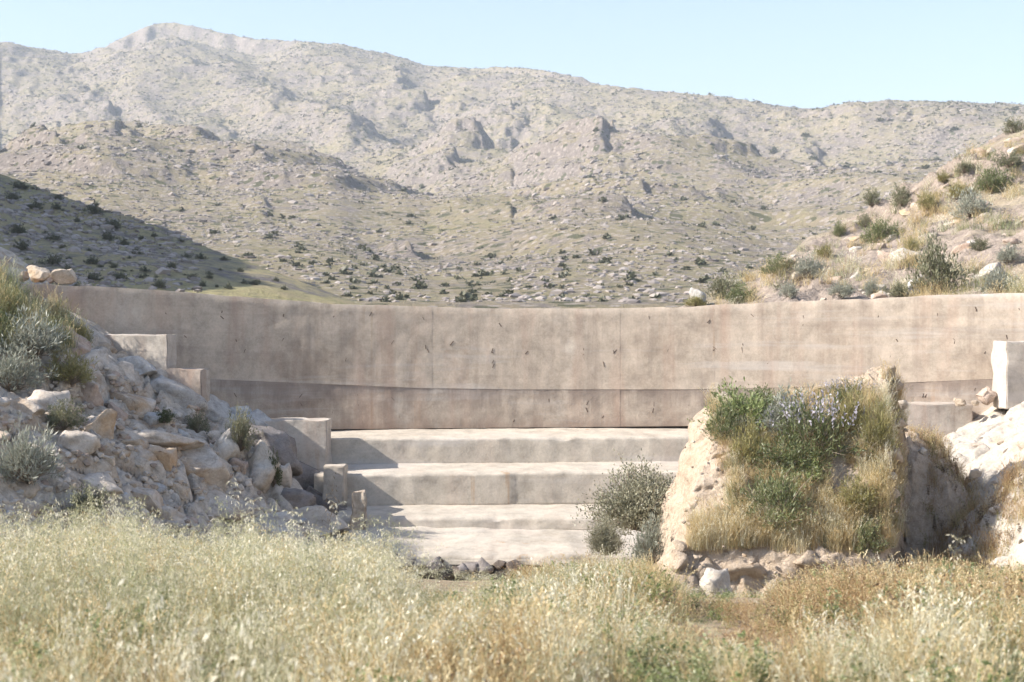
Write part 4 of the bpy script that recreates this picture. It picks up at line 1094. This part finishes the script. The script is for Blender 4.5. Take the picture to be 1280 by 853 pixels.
def moundY(px, py):
    ys = np.linspace(15.9, 19.6, 400)
    key = ('m', round(px / 2))
    if key not in _HIT: _HIT[key] = mound_h((key[1] * 2 - 640) / F * ys, ys)
    d = (HOR - py) / F * ys - _HIT[key]
    s_ = np.where(d < 0)[0]
    return float(ys[s_[0]]) if len(s_) else 18.6
MS = [(972, 652, 100, 66, 'green', "dark rounded green shrub low on the face of the earth block"),
      (930, 530, 90, 48, 'bright', "light green leafy plant at the top edge of the earth block"),
      (985, 540, 80, 52, 'silver', "bluish green feathery plant at the top of the earth block"),
      (1022, 568, 110, 68, 'lilac', "lilac-flowered spiky plant near the top of the earth block"),
      (985, 585, 90, 44, 'green', "green plant under the lilac flowers on the earth block"),
      (940, 580, 60, 50, 'olive', "yellow-green bushy plant on the left of the earth block's face"),
      (1066, 545, 50, 50, 'olive', "loose green and straw plant right of the lilac flowers"),
      (1010, 600, 60, 36, 'bright', "bright leafy plant in the middle of the earth block's face"),
      (1075, 640, 60, 44, 'olive', "straggly olive plant low on the right of the earth block"),
      (905, 545, 50, 44, 'green', "green plant hanging over the left shoulder of the earth block"),
      (955, 512, 70, 30, 'green', "leafy green plant along the crest of the earth block"),
      (1100, 560, 44, 56, 'olive', "tall yellowing plant beside the right slab of the earth block"),
      (1085, 686, 50, 40, 'green', "grey-green plant at the lower right foot of the earth block"),
      (1060, 506, 60, 30, 'lilac', "paler lilac plant on the crest of the earth block")]
for k, (px, py, w, h, kd, lb) in enumerate(MS):
    Y = moundY(px, py)
    e = shrub_px(px, py, w * 1.15, h * 1.12, Y, kd, k % 3, lb, sink=0.12)
    if kd == 'lilac':
        g = np.random.default_rng(k); n = 45
        a = g.uniform(0, 6.28, n); rr_ = g.uniform(0, 0.9, n) ** 0.6
        base = np.stack([np.cos(a) * rr_, np.sin(a) * rr_, 0.55 + 0.35 * (1 - rr_)], 1)
        d = np.stack([np.cos(a) * rr_ * 0.5, np.sin(a) * rr_ * 0.5, np.ones(n)], 1) + 0.15 * g.normal(size=(n, 3)); d /= np.linalg.norm(d, axis=1)[:, None]
        pos = (base[:, None, :] + d[:, None, :] * (np.linspace(0, 0.32, 8)[None, :, None])).reshape(-1, 3); dd = np.repeat(d, 8, 0) + 0.9 * g.normal(size=(n * 8, 3)); dd /= np.linalg.norm(dd, axis=1)[:, None]
        tt = np.cross(dd, g.normal(size=dd.shape)); tt /= np.linalg.norm(tt, axis=1)[:, None]
        V, f = leaf_quads(pos, dd, tt, 0.075, 0.02)
        link("flower_spikes", mesh_np("flower_spikes", V, f, False, {"rnd": np.repeat(g.uniform(0, 1, len(f)), 4)}), M['lilac'], e)["kind"] = "stuff"

# ------------------------------------------------------------------ grasses (uncountable: instanced clumps)
def blades(rg, n, h, spread, lean, w, k=4):
    a = rg.uniform(0, 6.28, n); r = spread * np.sqrt(rg.uniform(0, 1, n))
    b0 = np.stack([r * np.cos(a), r * np.sin(a), np.zeros(n)], 1)
    az = rg.uniform(0, 6.28, n); ln = rg.uniform(0.1, 1, n) * lean; H = h * rg.uniform(0.45, 1.05, n)
    t = np.linspace(0, 1, k)
    hor = (ln * H)[:, None] * (t ** 1.8)[None, :]
    P = np.stack([b0[:, :1] + np.cos(az)[:, None] * hor, b0[:, 1:2] + np.sin(az)[:, None] * hor, H[:, None] * (t - 0.25 * ln[:, None] * t ** 2)], -1)
    V, f = ribbon(P, w * np.repeat((1 - 0.85 * t)[None, :], n, 0), rg)
    return V, f, np.repeat(rg.uniform(0, 1, n), k * 2), P

def clump_grass(seed, h=0.5, n=46, w=0.0035, lean=0.5, spread=0.13, head=0.35):
    rg = np.random.default_rng(seed)
    V, f, a, P = blades(rg, n, h, spread, lean, w)
    parts = [(V, f, a)]
    m = int(n * head)
    if m:   # seed heads on some stalks
        tip = P[:m, -1]; d = P[:m, -1] - P[:m, -2]; d /= np.linalg.norm(d, axis=1)[:, None]
        q = 7
        pos = (tip[:, None, :] - d[:, None, :] * np.linspace(0, 0.075, q)[None, :, None]).reshape(-1, 3)
        dd = np.repeat(d, q, 0) + 0.45 * rg.normal(size=(m * q, 3)); dd /= np.linalg.norm(dd, axis=1)[:, None]
        tt = np.cross(dd, rg.normal(size=dd.shape)); tt /= np.linalg.norm(tt, axis=1)[:, None]
        v2, f2 = leaf_quads(pos, dd, tt, 0.026, 0.0045)
        parts.append((v2, f2, np.repeat(np.clip(rg.uniform(0.4, 1.1, len(f2)), 0, 1), 4)))
    V, F_, A = join(parts)
    return mesh_np("grass", V, F_, False, {"rnd": A})

def clump_oat(seed, h=0.8, n=7, spike=15, low=16):
    """wild oats: tall stems with open, drooping heads"""
    rg = np.random.default_rng(seed)
    V, f, a, P = blades(rg, n, h, 0.16, 0.42, 0.0024, 6)
    parts = [(V, f, a)]
    V2, f2, a2, _ = blades(rg, low, h * 0.6, 0.14, 0.8, 0.004)
    parts.append((V2, f2, a2 * 0.6))
    for i in range(n):
        top = P[i]; 
        t = rg.uniform(0.62, 1.0, spike) * 5; i0 = np.minimum(t.astype(int), 4); fr = (t - i0)[:, None]
        st = top[i0] * (1 - fr) + top[i0 + 1] * fr
        az = rg.uniform(0, 6.28, spike); L = rg.uniform(0.02, 0.09, spike) * (1.25 - t / 5 * 0.6)
        out = st + np.stack([np.cos(az) * L, np.sin(az) * L, L * rg.uniform(-0.2, 0.7, spike)], 1)
        Vp, fp = ribbon(np.stack([st, out], 1), np.full((spike, 2), 0.0009), rg); parts.append((Vp, fp, np.full(len(Vp), 0.5)))
        d = np.stack([np.cos(az) * 0.35, np.sin(az) * 0.35, -np.ones(spike)], 1) + 0.25 * rg.normal(size=(spike, 3)); d /= np.linalg.norm(d, axis=1)[:, None]
        tt = np.cross(d, rg.normal(size=d.shape)); tt /= np.linalg.norm(tt, axis=1)[:, None]
        v3, f3 = leaf_quads(out, d, tt, rg.uniform(0.02, 0.034, spike), 0.0038)
        parts.append((v3, f3, np.repeat(np.clip(rg.uniform(0.45, 1.1, spike), 0, 1), 4)))
    V, F_, A = join(parts)
    return mesh_np("oats", V, F_, False, {"rnd": A})

def clump_herb(seed, h=0.4, n=10, leaf=0.034, nl=30, lw=0.28):
    rg = np.random.default_rng(seed)
    V, f, a, P = blades(rg, n, h, 0.10, 0.45, 0.0022, 4)
    parts = [(V, f, a)]
    m = n * nl
    b = rg.integers(0, n, m); t = rg.uniform(0.15, 1, m) * 3; i0 = np.minimum(t.astype(int), 2); fr = (t - i0)[:, None]
    st = P[b, i0] * (1 - fr) + P[b, i0 + 1] * fr
    d, tt = rot_rand(m, rg); d[:, 2] = np.abs(d[:, 2]) * 0.6; d /= np.linalg.norm(d, axis=1)[:, None]
    tt = np.cross(d, rg.normal(size=d.shape)); tt /= np.linalg.norm(tt, axis=1)[:, None]
    L = leaf * rg.uniform(0.5, 1.2, m)
    v2, f2 = leaf_quads(st, d, tt, L, L * lw); parts.append((v2, f2, np.repeat(rg.uniform(0, 1, m), 4)))
    V, F_, A = join(parts)
    return mesh_np("herb", V, F_, False, {"rnd": A})

def proto_coll(name, meshes, mats):
    c = bpy.data.collections.new(name)
    for i, (me, mt) in enumerate(zip(meshes, mats)):
        me.materials.append(M[mt]); o = bpy.data.objects.new("%s_%d" % (name, i), me); c.objects.link(o)
    return c

def gn_scatter(name, pts, rz, tilt, sc, coll, label, cat):
    me = mesh_points(name, pts, rz, tilt, sc)
    o = bpy.data.objects.new(name, me); COL.objects.link(o)
    ng = bpy.data.node_groups.new(name, 'GeometryNodeTree')
    ng.interface.new_socket("Geometry", in_out='INPUT', socket_type='NodeSocketGeometry')
    ng.interface.new_socket("Geometry", in_out='OUTPUT', socket_type='NodeSocketGeometry')
    N, L = ng.nodes, ng.links
    gi, go = N.new("NodeGroupInput"), N.new("NodeGroupOutput")
    ci = N.new("GeometryNodeCollectionInfo"); ci.inputs["Collection"].default_value = coll
    ci.inputs["Separate Children"].default_value = True; ci.inputs["Reset Children"].default_value = True
    ip_ = N.new("GeometryNodeInstanceOnPoints"); ip_.inputs["Pick Instance"].default_value = True
    def named(nm, ty):
        q = N.new("GeometryNodeInputNamedAttribute"); q.data_type = ty; q.inputs[0].default_value = nm; return q.outputs[0]
    L.new(gi.outputs[0], ip_.inputs["Points"]); L.new(ci.outputs[0], ip_.inputs["Instance"])
    L.new(named("rot", 'FLOAT_VECTOR'), ip_.inputs["Rotation"]); L.new(named("scl", 'FLOAT_VECTOR'), ip_.inputs["Scale"])
    rv = N.new("FunctionNodeRandomValue"); rv.data_type = 'INT'
    rv.inputs[4].default_value = 0; rv.inputs[5].default_value = len(coll.objects) - 1
    L.new(rv.outputs[2], ip_.inputs["Instance Index"])
    L.new(ip_.outputs[0], go.inputs[0])
    md = o.modifiers.new("scatter", 'NODES'); md.node_group = ng
    return tag(o, label, cat, None, "stuff")

def mesh_points(name, pts, rz, tilt, sc):
    me = bpy.data.meshes.new(name); n = len(pts)
    me.vertices.add(n); me.vertices.foreach_set("co", np.ascontiguousarray(pts, np.float32).ravel())
    r = me.attributes.new("rot", 'FLOAT_VECTOR', 'POINT')
    r.data.foreach_set("vector", np.stack([tilt[:, 0], tilt[:, 1], rz], 1).astype(np.float32).ravel())
    s_ = me.attributes.new("scl", 'FLOAT_VECTOR', 'POINT')
    s_.data.foreach_set("vector", np.asarray(sc, np.float32).ravel())
    me.update(); return me

C_straw = proto_coll("straw_clump", [clump_grass(1000 + k, 0.5, 44, 0.0036, 0.55, 0.14, 0.5) for k in range(6)], ['straw', 'straw', 'pale', 'straw', 'pale', 'straw'])
C_oat = proto_coll("oat_clump", [clump_oat(1100 + k, 0.8) for k in range(5)], ['oatgreen', 'pale', 'oatgreen', 'pale', 'oatgreen'])
C_herb = proto_coll("herb_clump", [clump_herb(1200 + k, 0.4) for k in range(4)], ['lf_bright', 'lf_herb', 'lf_bright', 'lf_herb'])
C_brown = proto_coll("brown_clump", [clump_grass(1300 + k, 0.5, 34, 0.0032, 0.7, 0.15, 0.6) for k in range(3)] + [clump_herb(1350 + k, 0.45, 9, 0.035, 14, 0.25) for k in range(2)], ['brown', 'straw', 'brown', 'lf_olive', 'seed_dark'])
C_green = proto_coll("green_grass", [clump_grass(1400 + k, 0.4, 46, 0.0034, 0.6, 0.13, 0.2) for k in range(4)], ['lf_olive', 'oatgreen', 'lf_green', 'straw'])

C_tall = proto_coll("tall_oat", [clump_oat(1600 + k, 0.85, 3, 26, 4) for k in range(6)], ['pale', 'oatgreen', 'pale', 'pale', 'oatgreen', 'straw'])
TOPROW = [(-80, 625), (0, 632), (60, 640), (110, 632), (150, 622), (190, 650), (250, 668), (330, 640), (360, 660), (400, 668), (430, 660), (455, 655), (490, 716), (530, 738), (575, 738), (620, 722), (660, 706), (700, 698), (730, 690), (760, 684), (800, 690), (830, 700), (850, 738), (960, 742), (990, 712),
          (1040, 694), (1110, 690), (1160, 690), (1190, 704), (1280, 704), (1400, 700)]
rg = np.random.default_rng(5)
n = 15000
yy = np.sqrt(rg.uniform(3.0 ** 2, 19.4 ** 2, n)); pp = rg.uniform(-90, 1370, n); xx = (pp - 640) / F * yy
dl = ip(yy, LTOE) - xx; dr = xx - ip(yy, RTOE)
inm = (xx > 1.7) & (xx < 4.6 + (yy - 16.4) * 0.37) & (yy > 16.0)
lowstep = (yy > 18.6) & (xx < -0.5)
ok = (dl < 0.25) & (dr < 0.25) & ~inm & ~lowstep & (noise(xx * 2.2, yy * 1.4, 0, 69) + 0.6 * rg.uniform(-1, 1, n) > -0.30)
xx, yy, pp = xx[ok], yy[ok], pp[ok]
zz = ground(xx, yy)
allow = -zz - (ip(pp, TOPROW) - HOR) / F * yy          # tallest growth that keeps the skyline of the meadow
ty = noise(xx * 0.9, yy * 0.5, 0, 71) * 0.6 + rg.uniform(-1, 1, len(xx)) * 0.55
left = 1 - sstep(380, 620, pp); right = sstep(760, 1000, pp); near = 1 - sstep(6, 9, yy)
s_oat = ty + 0.35 * left + 0.1 * near - 0.25 - 0.45 * right
s_herb = 0.75 * noise(xx * 1.5 + 30, yy * 0.9, 0, 73) + 0.25 * right + 0.75 * rg.uniform(-1, 1, len(xx)) - 0.20 - 0.25 * left
s_brown = noise(xx * 0.8 - 30, yy * 0.6, 0, 75) + 0.75 * right * sstep(6, 9, yy) + 0.4 * rg.uniform(-1, 1, len(xx)) - 0.50
s_green = noise(xx * 0.8 + 60, yy * 0.5, 0, 79) + 0.5 * rg.uniform(-1, 1, len(xx)) - 0.30
s_straw = 0.05 + 0.3 * rg.uniform(-1, 1, len(xx))
kindi = np.argmax(np.stack([s_straw, s_oat, s_herb, s_brown, s_green]), 0)
def put(name, k, coll, hproto, hmin, hmax, label, cat):
    m = (kindi == k) & (allow > hmin * 0.4)
    al = np.maximum(allow[m], 0.12) * (0.42 + 0.55 * rg.uniform(0, 1, m.sum()) ** 2.0) * (1 + 0.30 * noise(xx[m] * 1.6, yy[m] * 0.9, 0, 83) + 0.45 * noise(xx[m] * 0.8, yy[m] * 0.45, 0, 85))
    h = np.minimum(rg.uniform(hmin, hmax, m.sum()), al); sc = h / hproto
    wd = np.clip(sc, 0.55, 1.2) * rg.uniform(0.85, 1.2, m.sum())
    pts = np.stack([xx[m], yy[m], zz[m] - 0.015], 1)
    gn_scatter(name, pts, rg.uniform(0, 6.28, m.sum()), rg.normal(0, 0.10, (m.sum(), 2)), np.stack([wd, wd, sc], 1), coll, label, cat)
put("dry_grass", 0, C_straw, 0.5, 0.25, 0.55, "pale straw-coloured dry grass filling the foreground meadow", "grass")
put("wild_oats", 1, C_oat, 0.8, 0.35, 1.0, "tall pale wild oats with drooping heads in the foreground", "wild oats")
put("green_herbs", 2, C_herb, 0.4, 0.15, 0.38, "low bright green herbs among the dry grass", "herbs")
put("brown_weeds", 3, C_brown, 0.5, 0.25, 0.5, "brown withered weeds and seed heads in the right foreground", "weeds")
put("green_grass", 4, C_green, 0.4, 0.2, 0.42, "greenish grass mixed through the dry foreground meadow", "grass")

n = 1300
yy = np.sqrt(rg.uniform(6.5 ** 2, 15.5 ** 2, n)); pp = np.concatenate([rg.uniform(-60, 520, 950), rg.uniform(500, 1330, 350)]); xx = (pp - 640) / F * yy
ok = (ip(yy, LTOE) - xx < 0.3) & (xx - ip(yy, RTOE) < 0.2) & (noise(xx * 1.2, yy * 1.0, 0, 87) > -0.15)
xx, yy, pp = xx[ok], yy[ok], pp[ok]; zz = ground(xx, yy)
m = len(xx); al = -zz - (ip(pp, TOPROW) - HOR) / F * yy
h = np.clip(al * rg.uniform(0.7, 1.1, m) * (1 + 0.3 * noise(xx * 2.0, yy, 0, 89)) + rg.uniform(0, 0.10, m), 0.25, 1.15) * np.where((pp > 480) & (yy > 9), 0.7, 1.0); # the loose sheaves that stand up against the rocks
cl = [(20, 640, 14, 40), (85, 630, 18, 36), (150, 614, 18, 26), (185, 640, 12, 26), (235, 662, 8, 26), (330, 645, 9, 18), (356, 668, 8, 22), (412, 664, 10, 24), (470, 622, 10, 16), (494, 648, 8, 12), (540, 690, 6, 14), (620, 700, 6, 20)]
for (cp, ct, cn, cs) in cl:
    for _ in range(int(cn * 1.9)):
        q_ = rg.normal(cp, cs * 0.6); Yq = rg.uniform(9.0, 12.5); xq = (q_ - 640) / F * Yq; zq = gz(xq, Yq)
        hq = (HOR - (ct + abs(rg.normal(0, 22)) + 0.5 * abs(q_ - cp))) / F * Yq - zq
        xx = np.append(xx, xq); yy = np.append(yy, Yq); zz = np.append(zz, zq); h = np.append(h, np.clip(hq, 0.3, 1.5))
m = len(xx); sc = h / 0.85
gn_scatter("tall_oats", np.stack([xx, yy, zz - 0.02], 1), rg.uniform(0, 6.28, m), rg.normal(0, 0.13, (m, 2)), np.stack([np.ones(m), np.ones(m), sc], 1), C_tall, "taller oat stalks rising above the rest of the meadow", "wild oats")
# grass on the earth block, the heap and the left bank's lip
def patch(name, n, fpos, coll, hproto, h0, h1, label, cat="grass", wmul=1.0):
    P = [q for q in (fpos() for _ in range(n)) if q is not None]
    P = np.array(P); m = len(P)
    sc = rg.uniform(h0, h1, m) / hproto; w = np.clip(sc, 0.5, 1.0) * wmul
    gn_scatter(name, P, rg.uniform(0, 6.28, m), rg.normal(0, 0.12, (m, 2)), np.stack([w, w, sc], 1), coll, label, cat)
def f_mound():
    px, py = rr.uniform(890, 1130), rr.uniform(492, 694)
    Y = moundY(px, py); x = (px - 640) / F * Y
    if x < 2.50 + 0.15 * rr.random() or x > 4.42 + (Y - 16.4) * 0.37: return None
    if noise(np.array([x * 2.0]), np.array([Y * 2.0]), 0, 91)[0] < -0.55: return None
    return (x, Y + 0.03, mound_z(x, Y + 0.03) - 0.02)
patch("mound_dry_grass", 800, f_mound, C_straw, 0.5, 0.12, 0.36, "straw-coloured grass growing over the earth block")
patch("mound_brown_grass", 260, f_mound, C_brown, 0.5, 0.14, 0.30, "brown withered grass tufts over the earth block")
patch("mound_green_grass", 420, f_mound, C_green, 0.4, 0.10, 0.24, "short green grass growing over the earth block")
def f_fringe():
    px, py = rr.uniform(865, 1075), rr.uniform(652, 692)
    Y = moundY(px, py); x = (px - 640) / F * Y
    return (x, Y + 0.02, mound_z(x, Y + 0.02) - 0.02)
patch("mound_fringe_grass", 260, f_fringe, C_straw, 0.5, 0.16, 0.36, "fringe of straw grass hanging over the broken front of the earth block")
def f_heap():
    x, y = rr.uniform(4.9, 6.4), rr.uniform(16.6, 20.6)
    if x < 4.6 + (y - 16.4) * 0.37 and y < 19.3: return None
    z = max(gz(x, y), -3.7 + 1.95 * min(1.0, max(-0.2, 1.15 - ((x - 5.55)) ** 2 * (1 if x > 5.55 else 0.4) - ((y - 19.9) / 1.75) ** 2)))
    if noise(np.array([x * 1.6]), np.array([y * 1.6]), 0, 95)[0] < -0.25: return None
    return (x, y, z - 0.02)
patch("heap_grass", 900, f_heap, C_brown, 0.5, 0.15, 0.34, "dry brownish grass on and around the shaded earth heap")
def f_lip():
    px, py = rr.uniform(-40, 95), rr.uniform(352, 440)
    if py < 352 + max(0, px) * 0.6: return None
    Y = bank_y(px, py)
    if Y is None or Y > 23: return None
    x = (px - 640) / F * Y
    return (x, Y, gz(x, Y) - 0.02)
patch("bank_grass", 260, f_lip, C_green, 0.4, 0.25, 0.5, "yellow-green grass lit by the sun on the lip of the left bank", wmul=1.2)
def f_valley():
    x, y = rr.uniform(-12, 9), rr.uniform(27, 60)
    return (x, y, max(-1.0, 0) * 0 - 0.9 + 1.5 * min(1, max(0, (y - 30) / 80)))
C_big = C_straw
def f_rhill():
    px, py = rr.uniform(850, 1300), rr.uniform(150, 384)
    if py < ip(px, RH) + 2: return None
    Y = hill_hit(px, py, righthill_z, 26, 70)
    if not Y: return None
    x = (px - 640) / F * Y
    if noise(np.array([x * 0.45]), np.array([Y * 0.35]), 0, 97)[0] < -0.05: return None
    return (x, Y, righthill_at(px, Y) - 0.03)
patch("hill_dry_grass", 380, f_rhill, C_straw, 0.5, 0.22, 0.5, "dry pale grass tufts between the rocks of the right hill", wmul=1.5)
patch("hill_green_grass", 420, f_rhill, C_green, 0.4, 0.2, 0.45, "greenish grass tufts between the rocks of the right hill", wmul=1.5)
q = []
while len(q) < 900:
    px, py = rr.uniform(-30, 470), rr.uniform(415, 700)
    if py < 405 + px * 0.42 or (px > 330 and py < 640): continue
    Y = bank_y(px, py)
    if Y and Y < 23.0: q.append((px, Y, gz((px - 640) / F * Y, Y), rr.uniform(2.5, 7) / F * Y))
q = np.array(q)
b_ = NB("bank_rubble_rock"); a_ = b_.n("ShaderNodeAttribute", attribute_name="rnd").outputs["Fac"]
M['bank_rubble'] = b_.finish(b_.ramp(a_, [(0.0, (0.28, 0.22, 0.18)), (0.5, (0.46, 0.39, 0.32)), (1.0, (0.58, 0.51, 0.44))]), 0.95)
merged("bank_rubble", np.arange(len(q)), [lowrock(k + 30) for k in range(6)], q[:, 0], q[:, 1], q[:, 2], q[:, 3], M['bank_rubble'], 0.8, "small broken stones filling the gaps of the left rocky bank", "rocks")
# two stalks standing clear of the meadow
def stalk(px, pb, ptop, Y, seed, label):
    h = (pb - ptop) / F * Y
    me = clump_oat(seed, h / 0.9, 2, 26, 0); me.materials.append(M['seed_dark'] if seed % 2 else M['oatgreen'])
    p = at(px, pb, Y); p.z = gz(p.x, p.y) - 0.02
    o = link("grass_stalk", me, None, None, p); o.scale = (1, 1, ((HOR - ptop) / F * Y - p.z) / h)
    tag(o, label, "grass stalk")
stalk(391, 700, 597, 13.0, 1501, "lone dark seed stalk standing before the dark mortar beside the steps")
stalk(470, 720, 622, 11.5, 1502, "tall pale oat stalk leaning in front of the lower steps")

# ------------------------------------------------------------------ haze in the valley air
hz = bpy.data.meshes.new("haze"); bm = bmesh.new(); bmesh.ops.create_cube(bm, size=1)
for v in bm.verts: v.co = Vector((v.co.x * 5600, 1000 + v.co.y * 3600, 190 + v.co.z * 410))
bm.to_mesh(hz); bm.free()
hm = bpy.data.materials.new("haze_air"); hm.use_nodes = True; t_ = hm.node_tree; t_.nodes.clear()
ho = t_.nodes.new("ShaderNodeOutputMaterial"); pv = t_.nodes.new("ShaderNodeVolumePrincipled")
pv.inputs["Density"].default_value = 0.00036; pv.inputs["Color"].default_value = (0.82, 0.90, 1.0, 1)
t_.links.new(pv.outputs[0], ho.inputs["Volume"])
tag(link("haze", hz, hm), "thin pale haze hanging in the valley air", "haze", None, "stuff")
